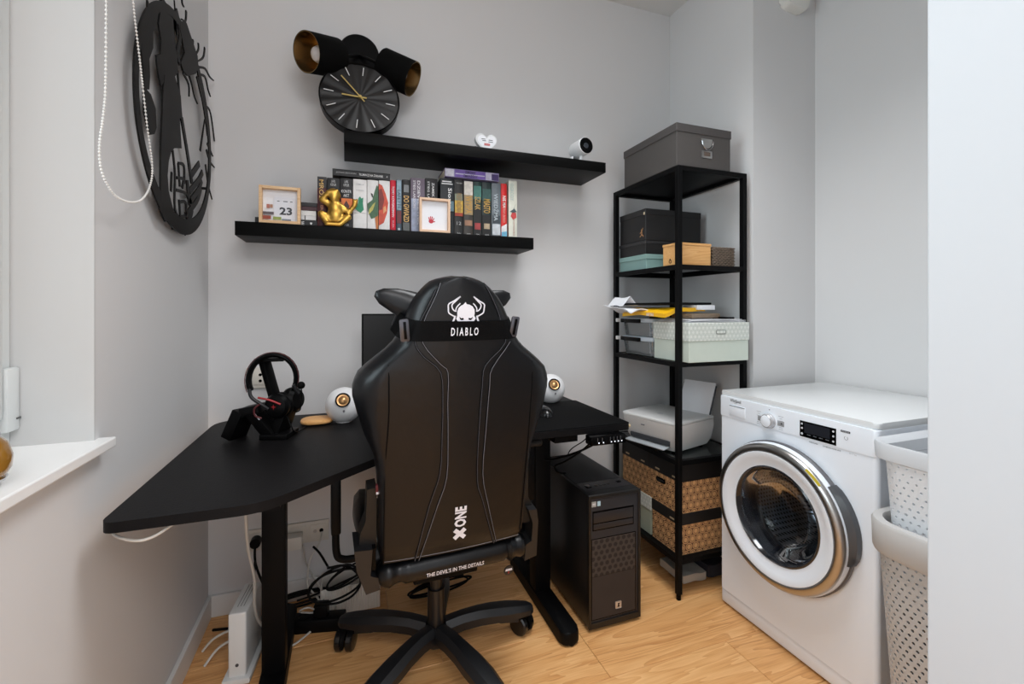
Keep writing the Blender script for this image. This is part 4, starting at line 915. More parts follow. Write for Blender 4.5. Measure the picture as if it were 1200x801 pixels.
for h in hs_:
    c, wd, p = c_at(h), interp(WT, h), min(interp(PT, h), interp(WT, h) - 0.008); D = interp(DT, h)
    edge = 0.018 if h < 0.06 else 0.0
    loop = []
    us = [-1 + 0.0] + []
    T_ = [-(p + (wd - p) * math.sin(PI / 2 * k / 8)) for k in range(8, 0, -1)] + [p * k / 6 for k in range(-6, 7)] + [p + (wd - p) * math.sin(PI / 2 * k / 8) for k in range(1, 9)]
    for q in T_: loop.append(CP(c + q, h, rear(c + q, h) - edge + (0.010 * math.sin(PI * min(max((0.62 - h) / 0.30, 0), 1)) * max(0, (abs(q) - p) / (wd - p)) ** 0.7 if h > 0.3 else 0)))
    for a, b in ((0.995, 0.78), (0.95, 0.98), (0.86, 1.06), (0.72, 1.0), (0.5, 0.80), (0.0, 0.72), (-0.5, 0.80), (-0.72, 1.0), (-0.86, 1.06), (-0.95, 0.98), (-0.995, 0.78)):
        loop.append(CP(c + wd * a, h, -D * b + (edge * 0.5)))
    R.append(loop)
g.rings(R); part('backrest', g, leather_m, chair, sharp=50)
def seam(pts, r=0.0014, mat=stitch_m, name='stitching', off=0.0015, step=3):
    P = catmull([V((u, h, 0)) for u, h in pts], step, False)
    g = G(); g.tube([CP(p.x, p.y, rear(p.x, p.y) + off) for p in P], r, 6, smooth=False); return part(name, g, mat, chair)
sl1 = [(-0.049, 0.803), (-0.066, 0.757), (-0.088, 0.705), (-0.089, 0.651), (-0.043, 0.596), (-0.022, 0.572), (-0.019, 0.49), (-0.014, 0.40), (-0.012, 0.279), (-0.034, 0.198), (-0.057, 0.116), (-0.078, 0.045)]
sl2 = [(-0.061, 0.785), (-0.083, 0.735), (-0.102, 0.690), (-0.107, 0.649), (-0.085, 0.615), (-0.041, 0.573), (-0.032, 0.49), (-0.030, 0.402), (-0.031, 0.292), (-0.056, 0.202), (-0.089, 0.045)]
sr1 = [(0.069, 0.803), (0.092, 0.762), (0.118, 0.706), (0.134, 0.647), (0.080, 0.587), (0.074, 0.531), (0.072, 0.400), (0.076, 0.256), (0.095, 0.194), (0.139, 0.049)]
sr2 = [(0.150, 0.648), (0.099, 0.577), (0.095, 0.529), (0.092, 0.400), (0.091, 0.273), (0.112, 0.180), (0.146, 0.053)]
for s_ in (sl1, sl2, sr1, sr2):
    seam(s_, 0.0026, leather_dark, 'seam', 0.0006); 
for s_ in (sl1, sr2): seam(s_, 0.0007, stitch_m, 'stitching', 0.0030)
for s_ in (sl2, sr1): seam(s_, 0.0006, M('dark_grey_stitching', (84, 84, 90), 0.6), 'stitching', 0.0030)
seam([(-0.170, 0.598), (-0.169, 0.547), (-0.167, 0.469), (-0.169, 0.412), (-0.172, 0.331), (-0.172, 0.169), (-0.170, 0.045)], 0.0018, leather_dark, 'seam', 0.0006)
seam([(0.222, 0.590), (0.225, 0.521), (0.226, 0.431), (0.227, 0.35), (0.226, 0.2), (0.224, 0.06)], 0.0018, leather_dark, 'seam', 0.0006)
seam([(-0.168, 0.052), (-0.05, 0.052), (0.10, 0.052), (0.222, 0.052)], 0.0008, stitch_m, 'stitching', -0.002)
# strap across the back with its buckles
def band_pt(a, h, off):
    """a in [-1,1] walks from the left end over the rear to the right end"""
    c, wd = c_at(h), interp(WT, h)
    if abs(a) <= 0.8:
        q = a / 0.8 * (wd + 0.004); return CP(c + q, h, max(rear(c + max(min(q, wd), -wd), h), -0.02 - 0.5 * (abs(q) > wd * 0.97) * 0.03) + off)
    k = (abs(a) - 0.8) / 0.2; s_ = 1 if a > 0 else -1
    return CP(c + s_ * (wd + 0.004 + 0.003 * k), h, -0.045 - 0.09 * k)
g = G(); N = 44
h0, h1 = 0.656, 0.707
vv = []
for i in range(N + 1):
    a = -1 + 2 * i / N
    vv.append([band_pt(a, h0, 0.0045), band_pt(a, h1, 0.0045), band_pt(a, h1, 0.002), band_pt(a, h0, 0.002)])
g.rings(vv); part('strap', g, strap_m, chair, sharp=50)
for u, h_, rot in ((-0.134, 0.683, 0.10), (0.160, 0.688, -0.12)):
    a1 = cR * math.cos(rot) + cU * math.sin(rot); a2 = cU * math.cos(rot) - cR * math.sin(rot)
    c = CP(u, h_, rear(max(min(u, c_at(h_) + interp(WT, h_) * 0.9), c_at(h_) - interp(WT, h_) * 0.9), h_) + 0.008)
    g = G()
    g.prism(rounded([(-0.011, -0.028), (0.011, -0.028), (0.011, 0.028), (-0.011, 0.028)], 0.004), c, a1, a2, cN, 0.005, bev=0.0012)
    bkl = part('buckle', g, M('gunmetal', (88, 88, 94), 0.28, metal=0.6), chair)
    g = G(); g.obox(c + cN * 0.0055 + a1 * 0.001, (a1, a2, cN), (0.0035, 0.022, 0.0012), 0.0008); part('buckle_slot', g, gloss_black, bkl)
# emblem and lettering
def on_back(x, y): return (x, y)
lc = CP(0.019, 0.733, rear(0.019, 0.733) + 0.0012)
def emb(poly, nm='emblem'):
    g = G(); g.prism(poly, CP(0.019, 0.705, rear(0.019, 0.73) + 0.0005), cR, cU, cN, 0.0010); return part(nm, g, print_m, chair, smooth=False)
# head: rounded dome with a tuft
dome = [(-0.022, 0.002), (-0.026, 0.008), (-0.0235, 0.016), (-0.024, 0.026), (-0.021, 0.036), (-0.014, 0.0425), (-0.009, 0.0445), (-0.003, 0.0515), (-0.0005, 0.0460), (0.008, 0.0445), (0.016, 0.040), (0.0215, 0.032), (0.0225, 0.022), (0.0215, 0.016), (0.026, 0.009), (0.022, 0.002), (0.012, 0.0005), (-0.012, 0.0005)]
emb(dome, 'emblem_head')
dark_p = leather_dark
for s_ in (-1, 1):
    g = G(); g.prism([(s_ * 0.018, 0.0135), (s_ * 0.013, 0.0095), (s_ * 0.007, 0.0105), (s_ * 0.006, 0.006), (s_ * 0.012, 0.0045), (s_ * 0.016, 0.007)], CP(0.019, 0.705, rear(0.019, 0.73) + 0.0016), cR, cU, cN, 0.0004); part('emblem_eye', g, dark_p, chair, smooth=False)
    for pl, w_ in (([(s_ * 0.0175, 0.0655), (s_ * 0.034, 0.054), (s_ * 0.047, 0.046), (s_ * 0.0475, 0.034), (s_ * 0.046, 0.024), (s_ * 0.038, 0.018), (s_ * 0.028, 0.013)], 0.0032), ([(s_ * 0.0175, 0.0655), (s_ * 0.030, 0.053), (s_ * 0.038, 0.045), (s_ * 0.0375, 0.036), (s_ * 0.032, 0.029), (s_ * 0.026, 0.028)], 0.0030), ([(s_ * 0.017, 0.048), (s_ * 0.022, 0.043), (s_ * 0.027, 0.036), (s_ * 0.028, 0.030)], 0.0028), ([(s_ * 0.029, 0.016), (s_ * 0.031, 0.008), (s_ * 0.034, 0.001)], 0.0045)):
        g = G(); g.strip(pl, w_, CP(0.019, 0.705, rear(0.019, 0.73) + 0.0005), cR, cU, cN, 0.0010, taper=False); part('emblem_horn', g, print_m, chair, smooth=False)
text('DIABLO', CP(0.0165, 0.6805, rear(0.02, 0.68) + 0.0055), cR, cU, 0.073, 0.0215, print_m, chair, bold=0.02, space=1.5)
text('ONE', CP(0.033, 0.155, rear(0.033, 0.155) + 0.0015), cU, -cR, 0.062, 0.034, print_m, chair, bold=0.04)
xo = CP(0.033, 0.103, rear(0.033, 0.1) + 0.0015)
g = G(); g.strip([(-0.015, -0.013), (0.0, 0.0), (0.015, 0.013)], 0.012, xo, -cR, cU, cN, 0.0008, taper=False); g.strip([(-0.015, 0.013), (-0.004, 0.003)], 0.012, xo, -cR, cU, cN, 0.0008, taper=False); g.strip([(0.004, -0.003), (0.015, -0.013)], 0.012, xo, -cR, cU, cN, 0.0008, taper=False)
part('lettering', g, print_m, chair, smooth=False)
# rear roll of the seat with its slogan
g = G(); R = []
NS = 40
for i in range(NS + 1):
    t = i / NS; u = -0.185 + 0.45 * t
    r = 0.036
    if u < -0.125: r = 0.036 + 0.004 * math.sin((u + 0.125) * 160) - 0.010 * (-(u + 0.125) / 0.06) ** 3
    if u > 0.198: r = 0.036 + 0.004 * math.sin((u - 0.198) * 160) - 0.010 * ((u - 0.198) / 0.067) ** 3
    if abs(u + 0.125) < 0.008 or abs(u - 0.198) < 0.008: r = 0.030
    if i in (0, NS): r = 0.012
    R.append([CP(u, -0.016 + r * math.cos(a), -0.045 + r * 1.05 * math.sin(a)) for a in [2 * PI * k / 22 for k in range(22)]])
g.rings(R); part('seat_roll', g, leather_m, chair, sharp=50)
text("THE DEVIL'S IN THE DETAILS", CP(0.033, -0.020, -0.0052), cR, cU, 0.170, 0.0125, print_m, chair, bold=0.015)
# seat cushion with bolsters, pan and mechanism
g = G(); R = []
for i in range(15):
    t = i / 14; y = 0.0 + 0.43 * t
    rows = []
    hw = 0.235 + 0.02 * math.sin(PI * t); zt = 0.485 + 0.012 * math.sin(PI * t) - (0.03 * max(0, t - 0.8) * 5) - (0.02 if i == 0 else 0)
    prof = [(-1.0, -0.045), (-1.06, 0.0), (-1.05, 0.035), (-0.98, 0.055), (-0.88, 0.052), (-0.76, 0.015), (-0.5, 0.0), (0, -0.004), (0.5, 0.0), (0.76, 0.015), (0.88, 0.052), (0.98, 0.055), (1.05, 0.035), (1.06, 0.0), (1.0, -0.045), (0.8, -0.085), (0, -0.09), (-0.8, -0.085)]
    base = V((0.278, 1.512, 0)) + cF * (-0.165 + y) + cR * 0.012
    for a, b in prof: rows.append(base + cR * (hw * a) + ZA * (zt + b * (0.6 + 0.4 * math.sin(PI * min(t * 2, 1) / 2))))
    R.append(rows)
g.rings(R); part('seat', g, leather_m, chair, sharp=55)
cc0 = V((0.278, 1.512, 0))
g = G(); g.obox(cc0 + ZA * 0.375, (cR, cF, ZA), (0.10, 0.14, 0.022), 0.006); part('tilt_mechanism', g, black_metal, chair)
g = G(); g.cyl(cc0 + ZA * 0.17, cc0 + ZA * 0.36, 0.020, n=24); g.cyl(cc0 + ZA * 0.09, cc0 + ZA * 0.25, 0.028, n=28); part('gas_lift', g, M('gas_lift_black', (24, 22, 22), 0.3), chair)
# recliner covers and brackets
hinge_m = M('dark_grey_cover', (26, 26, 28), 0.45, var=0.08, scale=30)
def plate(poly, d, t, mat, nm, bev=0.004):
    g = G(); g.prism(poly, CP(0, 0, d), cR, cU, cN, t, bev=bev); return part(nm, g, mat, chair)
plate([(-0.243, 0.083), (-0.196, 0.078), (-0.200, 0.0), (-0.179, -0.012), (-0.174, -0.048), (-0.211, -0.054), (-0.236, 0.024)], -0.11, 0.085, hinge_m, 'recliner_cover')
plate([(-0.210, 0.240), (-0.186, 0.243), (-0.183, 0.060), (-0.230, 0.060), (-0.226, 0.113), (-0.212, 0.150)], -0.10, 0.050, M('dark_bracket', (18, 16, 15), 0.5), 'recliner_bracket')
plate([(-0.196, 0.076), (-0.186, 0.076), (-0.186, 0.010), (-0.196, 0.010)], -0.09, 0.058, gloss_black, 'recliner_gap', 0.001)
plate([(0.243, 0.248), (0.261, 0.233), (0.269, 0.138), (0.285, 0.106), (0.285, 0.05), (0.250, 0.05)], -0.10, 0.050, M('dark_bracket', (18, 16, 15), 0.5), 'recliner_bracket')
plate([(0.262, 0.108), (0.289, 0.106), (0.298, 0.065), (0.302, -0.055), (0.262, -0.064), (0.262, -0.01), (0.280, 0.0), (0.280, 0.06)], -0.11, 0.085, hinge_m, 'recliner_cover')
g = G(); g.lathe(CP(0.266, 0.062, -0.08), cR, [(0, 0), (0.020, 0), (0.022, 0.003), (0.022, 0.008), (0.018, 0.012), (0, 0.013)], 24); part('recliner_knob', g, M('grey_knob', (110, 108, 108), 0.35), chair)
g = G(); g.lathe(CP(0.262, -0.02, -0.055), -cR, [(0.0, 0.0), (0.027, 0.001), (0.033, 0.006), (0.034, 0.020), (0.030, 0.040), (0.0, 0.042)], 24); part('roll_end', g, leather_m, chair)
# round tag hanging from the seat
g = G(); g.cyl(CP(0.206, -0.078, -0.020), CP(0.206, -0.078, -0.0175), 0.0155, n=28); tg = part('round_tag', g, M('tag_black', (26, 25, 28), 0.4), chair, label='small round black hang tag with white and red print')
for z, wd, m_ in ((-0.073, 0.020, print_m), (-0.077, 0.022, print_m), (-0.084, 0.004, red_m)):
    g = G(); g.obox(CP(0.206, z, -0.0170), (cR, cU, cN), (wd / 2, 0.0013 if wd > 0.01 else 0.003, 0.0004)); part('print_mark', g, m_, tg, smooth=False)
g = G(); g.obox(CP(-0.186, 0.246, -0.040), (cR, cU, cN), (0.004, 0.012, 0.006), 0.001); lt = part('label_tab', g, M('dark_red_label', (90, 24, 30), 0.6), chair, label='small dark red fabric label')
g = G(); g.obox(CP(-0.186, 0.236, -0.0335), (cR, cU, cN), (0.003, 0.003, 0.0006)); part('print_mark', g, print_m, lt, smooth=False)
# neck pillow in front of the headrest, corners drawn out
g = G(); R = []
ctr_ = (0.004, 0.696, -0.135); NU, NV = 28, 20
for i in range(NV + 1):
    v_ = -PI / 2 + PI * i / NV; rows = []
    for j in range(NU):
        a = 2 * PI * j / NU
        x = math.copysign(abs(math.cos(a)) ** 0.5, math.cos(a)); z = math.copysign(abs(math.sin(a)) ** 0.5, math.sin(a))
        cvv = max(math.cos(v_), 0.0) ** 0.6
        x, z = x * cvv, z * cvv
        pull = abs(x * z) ** 1.3 * (1.0 if z > 0 else 0.25)
        X_ = x * (0.140 + 0.125 * pull); Z_ = z * (0.040 + 0.068 * pull)
        rows.append(CP(ctr_[0] + X_, ctr_[1] + Z_, ctr_[2] + 0.038 * math.sin(v_) * (1 - 0.6 * min(1, pull))))
    R.append(rows)
g.rings(R); part('neck_pillow', g, leather_m, chair, sharp=50)
# armrests: L-shaped support, sleeve and pad
for s_, nm in ((-1, 'l'), (1, 'r')):
    b0 = cc0 + cR * 0.012 + cF * 0.0
    o_ = cR * s_
    g = G(); g.tube([b0 + o_ * 0.14 + ZA * 0.405, b0 + o_ * 0.26 + ZA * 0.400, b0 + o_ * 0.305 + ZA * 0.405, b0 + o_ * 0.322 + ZA * 0.43, b0 + o_ * 0.324 + ZA * 0.52], 0.011, 10); ar = part('armrest', g, black_metal, chair)
    g = G(); g.obox(b0 + o_ * 0.324 + ZA * 0.590, (cR, cF, ZA), (0.014, 0.033, 0.095), 0.005); part('armrest_sleeve', g, black_plastic, ar)
    g = G(); g.obox(b0 + o_ * 0.318 + ZA * 0.702 + cF * 0.03, (cR, cF, ZA), (0.042, 0.085, 0.013), 0.010, 3); part('armrest_pad', g, M('pad_black', (8, 8, 9), 0.6), ar)
# five-star base, casters
base_m = M('nylon_base', (20, 21, 24), 0.42, var=0.12, scale=160, bump=0.12, bscale=300)
g = G(); g.lathe(cc0, ZA, [(0.0, 0.070), (0.040, 0.070), (0.048, 0.085), (0.046, 0.118), (0.034, 0.128), (0.0, 0.130)], 36); part('hub', g, base_m, chair)
for k in range(5):
    a = math.radians(4 + 72 * k); d = V((math.cos(a), math.sin(a), 0)); n_ = V((-d.y, d.x, 0))
    g = G(); R = []
    for r_, hw, zc, ht in ((0.030, 0.028, 0.110, 0.027), (0.09, 0.028, 0.117, 0.026), (0.15, 0.031, 0.117, 0.025), (0.20, 0.036, 0.113, 0.024), (0.255, 0.037, 0.106, 0.022), (0.305, 0.032, 0.098, 0.019), (0.340, 0.026, 0.092, 0.016), (0.355, 0.015, 0.089, 0.011)):
        c = cc0 + d * r_ + ZA * zc
        R.append([c + n_ * (hw * x) + ZA * (ht * z) for x, z in ((-1, -0.8), (-1, 0.2), (-0.55, 0.95), (0, 1.05), (0.55, 0.95), (1, 0.2), (1, -0.8), (0.6, -1), (-0.6, -1))])
    g.rings(R); arm = part('base_arm', g, base_m, chair, sharp=25)
    g = G(); g.prism([(0.215, -0.006), (0.235, -0.014), (0.325, -0.010), (0.333, 0.0), (0.325, 0.010), (0.235, 0.014), (0.215, 0.006)], cc0 + ZA * 0.126, (d - ZA * 0.24).normalized(), n_, (ZA + d * 0.24).normalized(), 0.016, bev=0.002)
    part('foot_plate', g, M('foot_plate_black', (26, 28, 31), 0.5, bump=0.3, bscale=900), arm)
    ca_ = cc0 + d * 0.328; ang = a + (0.5, 1.3, 0.2, 2.2, -0.9)[k]
    ax = V((math.cos(ang), math.sin(ang), 0)); fw = V((-ax.y, ax.x, 0)); cw = ca_ + fw * 0.014 + ZA * 0.0365
    g = G()
    g.box(cw.x - 0.001, cw.x + 0.001, cw.y - 0.001, cw.y + 0.001, 0.034, 0.037)
    g.tube([ca_ + ZA * 0.088, ca_ + ZA * 0.062, cw + ZA * 0.018, cw], 0.0085, 8)
    R = []
    hood = part('caster', g, black_plastic, chair)
    for s_ in (-1, 1):
        g = G(); g.lathe(cw + ax * (0.008 * s_), ax * s_, [(0.010, 0), (0.034, 0.0), (0.0365, 0.003), (0.0365, 0.017), (0.032, 0.022), (0.016, 0.024), (0.0, 0.024)], 28); part('wheel', g, M('caster_black', (18, 18, 19), 0.22), hood)
    g = G(); hp = []
    R = []
    for j in range(9):
        t_ = math.radians(-10 + 200 * j / 8); c = cw + fw * (0.041 * math.cos(t_)) + ZA * (0.041 * math.sin(t_)); q = (fw * math.cos(t_) + ZA * math.sin(t_)) * 0.0025
        R.append([c - q - ax * 0.006, c + q - ax * 0.006, c + q + ax * 0.006, c - q + ax * 0.006])
    g.rings(R); part('caster_hood', g, black_plastic, hood)

# ================================================================== RACK AND WHAT IS ON IT
rack = thing('shelving_rack', 'tall slim black metal rack with glass shelves between desk and washing machine', 'shelf rack', (1.43, 1.73, 0))
rx0, rx1, ry0, ry1 = 1.262, 1.603, 1.503, 1.957; pw = 0.0105
LV = [0.163, 0.562, 0.960, 1.356, 1.756]
for x in (rx0, rx1):
    for y in (ry0, ry1):
        g = G(); g.box(x - pw, x + pw, y - pw, y + pw, 0.022, LV[4], bev=0.001, seg=1); p_ = part('post', g, black_metal, rack, smooth=False)
        g = G(); g.cyl((x, y, 0.0), (x, y, 0.022), 0.0095, n=18); part('foot', g, gloss_black, p_)
for z in LV:
    for x in (rx0, rx1):
        g = G(); g.box(x - pw, x + pw, ry0 + pw, ry1 - pw, z - 0.020, z, bev=0.0008, seg=1); part('rail', g, black_metal, rack, smooth=False)
    for y in (ry0, ry1):
        g = G(); g.box(rx0 + pw, rx1 - pw, y - pw, y + pw, z - 0.020, z, bev=0.0008, seg=1); part('rail', g, black_metal, rack, smooth=False)
shelf_glass = thin_glass('tempered_glass', (222, 232, 230), 0.06)
for i, z in enumerate(LV):
    g = G(); g.box(rx0 + pw, rx1 - pw, ry0 + pw, ry1 - pw, z - 0.008, z - 0.0008)
    if i in (0, 4): part('shelf_panel', g, black_wood, rack, smooth=False)
    else: part('glass_shelf', g, shelf_glass, rack, smooth=False)

def lidbox(name, label, cat, x0, x1, y0, y1, z0, z1, lid, mbody, mlid, over=0.003, bev=0.0015):
    t = thing(name, label, cat, ((x0 + x1) / 2, (y0 + y1) / 2, z0))
    g = G(); g.box(x0, x1, y0, y1, z0, z1 - 0.002, bev=bev, seg=1); part('body', g, mbody, t, smooth=False)
    g = G(); g.box(x0 - over, x1 + over, y0 - over, y1 + over, z1 - lid, z1, bev=bev, seg=1); part('lid', g, mlid, t, smooth=False)
    return t
gb = lidbox('storage_box', 'large charcoal lidded storage box on top of the rack', 'box', 1.252, 1.532, 1.503, 1.872, LV[4] + 0.0005, 1.930, 0.034, M('charcoal_card', (74, 70, 68), 0.65, var=0.06, scale=60), M('charcoal_card_lid', (70, 66, 65), 0.6, var=0.06, scale=60))
g = G(); g.box(1.374, 1.432, 1.500, 1.503, 1.872, 1.881, bev=0.0006); pl = part('handle_plate', g, steel_m, gb)
g = G(); g.prism([(-0.026, 0)] + [(-0.026 * math.cos(PI * k / 12), -0.030 * math.sin(PI * k / 12)) for k in range(1, 12)] + [(0.026, 0)], (1.404, 1.4995, 1.871), XA, ZA, -YA, 0.0012); part('pull_cup', g, steel_m, gb)
g = G(); g.tube([V((1.404 - 0.029 * math.cos(PI * k / 12), 1.495, 1.871 - 0.037 * math.sin(PI * k / 12))) for k in range(13)], 0.0014, 6); part('pull_ring', g, chrome_m, gb)
g = G(); g.box(1.378, 1.432, 1.5005, 1.503, 1.802, 1.832, bev=0.0006); lh = part('label_holder', g, steel_m, gb)
g = G(); g.box(1.389, 1.422, 1.4998, 1.5008, 1.8095, 1.8265); part('label_card', g, M('brown_card', (92, 78, 68), 0.7), lh, smooth=False)

L2 = LV[3] + 0.0005
sb_m = M('black_shoebox', (20, 19, 20), 0.5, var=0.1, scale=30)
tb = lidbox('teal_box', 'pale teal shoebox at the bottom of the stack on the second shelf', 'box', 1.276, 1.585, 1.735, 1.945, L2, 1.426, 0.022, M('teal_card', (128, 160, 156), 0.6, var=0.04, scale=40), M('teal_card_lid', (136, 168, 163), 0.6, var=0.04, scale=40))
b2 = lidbox('shoebox', 'black shoebox in the middle of the stack, on the teal box', 'box', 1.276, 1.585, 1.740, 1.945, 1.4265, 1.489, 0.016, sb_m, M('black_shoebox_lid', (34, 33, 35), 0.4))
b3 = lidbox('shoebox', 'large black shoebox with a gold leaping figure, topmost of its stack', 'box', 1.276, 1.588, 1.738, 1.944, 1.4900, 1.634, 0.028, sb_m, M('black_shoebox_lid2', (24, 23, 24), 0.45), over=0.0015)
# small gold jumping figure at the corner of the left face
g = G(); fo_ = V((1.2752, 1.768, 1.521)); fu = -YA
for pl_, w_ in (([(0.000, 0.016), (0.002, 0.004), (0.0, -0.004)], 0.005), ([(0.0, 0.010), (0.006, 0.018), (0.010, 0.027)], 0.0026), ([(0.0, 0.010), (-0.007, 0.007), (-0.011, 0.002)], 0.0024), ([(0.0, -0.003), (-0.007, -0.010), (-0.013, -0.012)], 0.0034), ([(0.001, -0.003), (0.009, -0.007), (0.013, -0.014)], 0.0034)):
    g.strip(pl_, w_, fo_, fu, ZA, -XA, 0.0005, taper=False)
g.prism([(0.0025 * math.cos(k * PI / 4), 0.019 + 0.0025 * math.sin(k * PI / 4)) for k in range(8)], fo_, fu, ZA, -XA, 0.0005)
part('gold_figure', g, M('gold_print', (214, 160, 110), 0.4, metal=0.3), b3, smooth=False, kind='stuff')
g = G(); g.box(1.2735, 1.2750, 1.742, 1.752, 1.606, 1.618); part('hang_tab', g, M('tab_cream', (206, 190, 160), 0.6), b3, smooth=False)
bb = thing('bamboo_box', 'small bamboo drawer box with a ring pull on the second shelf', 'box', (1.37, 1.58, L2))
g = G(); g.box(1.286, 1.452, 1.530, 1.630, L2, 1.441, bev=0.001, seg=1); part('body', g, bamboo_m, bb, smooth=False)
g = G(); g.box(1.284, 1.454, 1.528, 1.632, 1.441, 1.451, bev=0.001, seg=1); part('lid', g, bamboo_m, bb, smooth=False)
g = G(); g.box(1.2845, 1.2865, 1.537, 1.624, 1.361, 1.396, bev=0.0005, seg=1); dr = part('drawer', g, bamboo_m, bb, smooth=False)
g = G(); g.tube([V((1.283, 1.580 + 0.007 * math.cos(2 * PI * k / 12), 1.376 + 0.007 * math.sin(2 * PI * k / 12))) for k in range(12)], 0.0012, 6, closed=True); g.ball((1.283, 1.580, 1.384), 0.003, 8, 6); part('ring_pull', g, M('bronze_pull', (80, 62, 44), 0.35, metal=0.7), dr)
wk = thing('wicker_basket', 'small dark wicker basket beside the bamboo box', 'basket', (1.53, 1.58, L2))
wm = M('dark_wicker', (124, 108, 94), 0.45, var=0.6, scale=90)
wx0, wx1, wy0_, wy1_ = 1.468, 1.585, 1.535, 1.630
g = G(); g.box(wx0 + 0.006, wx1 - 0.006, wy0_ + 0.006, wy1_ - 0.006, L2, 1.436); part('shade_core', g, M('wicker_shadow', (22, 20, 20), 0.8), wk, smooth=False)  # dark inner block, coloured as the shade between the strands
g = G(); rr_ = 12
for k in range(rr_):
    z = L2 + 0.004 + (1.440 - L2 - 0.006) * k / (rr_ - 1); pts = []
    per = [(wx0, wy0_), (wx1, wy0_), (wx1, wy1_), (wx0, wy1_)]; cnt = 0
    for s_ in range(4):
        a, b = V((*per[s_], z)), V((*per[(s_ + 1) % 4], z)); n_ = (b - a).normalized().cross(ZA); m_ = 12 if s_ % 2 == 0 else 10
        for i in range(m_): pts.append(a + (b - a) * (i / m_) + n_ * (0.0022 if (i + k) % 2 else -0.0018))
    g.tube(pts, 0.0032, 5, closed=True, sub=2)
part('weave', g, wm, wk, kind='stuff')

# third level
L3 = LV[2] + 0.0005
hexw = hex_material('white_geometric_lid', (226, 230, 224), (196, 204, 196), 0.020, 'rings', 0.6, 0, 0.25, 0.30, 0.40)
mint_m = M('mint_card', (206, 216, 205), 0.6, var=0.03, scale=40)
mb_ = lidbox('mint_box', 'pale mint box with a white geometric lid, front of the third shelf', 'box', 1.279, 1.588, 1.462, 1.682, L3, 1.120, 0.074, mint_m, hexw)
g = G(); g.prism(rounded([(-0.026, -0.009), (0.026, -0.009), (0.026, 0.009), (-0.026, 0.009)], 0.008), (1.437, 1.4585, 1.082), XA, ZA, -YA, 0.0012, bev=0.0004); g.bm.faces.ensure_lookup_table(); hh = part('handle_rim', g, M('handle_rim_grey', (150, 154, 148), 0.4, metal=0.4), mb_)
g = G(); g.prism(rounded([(-0.022, -0.006), (0.022, -0.006), (0.022, 0.006), (-0.022, 0.006)], 0.005), (1.437, 1.4574, 1.082), XA, ZA, -YA, 0.0004); part('handle_slot', g, hexw, hh, smooth=False)
clear_m = thin_glass('clear_plastic', (236, 240, 244), 0.06, 0.10, 1.0, 0.16)
teal_cl = M('teal_clear', (110, 160, 172), 0.3)
def cbox(z0, z1, label, inner, tealband=False):
    t = thing('plastic_box', label, 'box', (1.42, 1.83, z0))
    x0, x1, y0, y1 = 1.279, 1.585, 1.700, 1.935
    g = G(); g.rings([[V((x, y, z)) for x, y in rounded([(x0 + q, y0 + q), (x1 - q, y0 + q), (x1 - q, y1 - q), (x0 + q, y1 - q)], 0.02)] for z, q in ((z0, 0.014), (z0 + 0.001, 0.010), (z1 - 0.018, 0.002), (z1 - 0.018, 0.003), (z0 + 0.003, 0.012))], cap0=True, cap1=True); part('tub', g, clear_m, t)
    g = G(); g.prism(rounded([(x0 - 0.003, y0 - 0.003), (x1 + 0.003, y0 - 0.003), (x1 + 0.003, y1 + 0.003), (x0 - 0.003, y1 + 0.003)], 0.02), (0, 0, z1 - 0.018), XA, YA, ZA, 0.018, bev=0.004); part('lid', g, M('milky_lid', (196, 206, 216), 0.3), t)
    g = G(); g.box(x0 - 0.012, x0 - 0.002, 1.775, 1.929, z1 - 0.022, z1 - 0.003, bev=0.003); cl = part('clip', g, gloss_black, t, label='black locking clip')
    g = G(); g.box(x0 - 0.030, x0 - 0.003, 1.930, 1.944, z1 - 0.020, z1 - 0.002, bev=0.003); part('clip_end', g, white_plastic, cl)
    for nm, gg, mm in inner: part(nm, gg, mm, t)
    return t
ig = G(); ig.tube([(1.36 + 0.05 * math.cos(a * 0.9), 1.84 + 0.06 * math.sin(a * 0.9), 0.985 + 0.014 * math.sin(a * 1.3) + 0.002 * a) for a in range(18)], 0.003, 6, sub=3)
ig2 = G(); ig2.box(1.31, 1.52, 1.72, 1.80, 0.968, 0.972); ig3 = G(); ig3.box(1.33, 1.55, 1.73, 1.90, 1.060, 1.078, bev=0.004)
cbox(L3, 1.046, 'clear plastic box with cables inside, lower of the two', [('cable', ig, M('grey_inner_cable', (70, 74, 82), 0.5)), ('card', ig2, M('salmon_card', (196, 150, 130), 0.7))])
ig4 = G(); ig4.box(1.30, 1.56, 1.715, 1.76, 1.085, 1.115, bev=0.003)
cbox(1.047, 1.132, 'clear plastic box with papers and a teal folder, upper of the two', [('papers', ig3, paper_m), ('folder', ig4, teal_cl)])
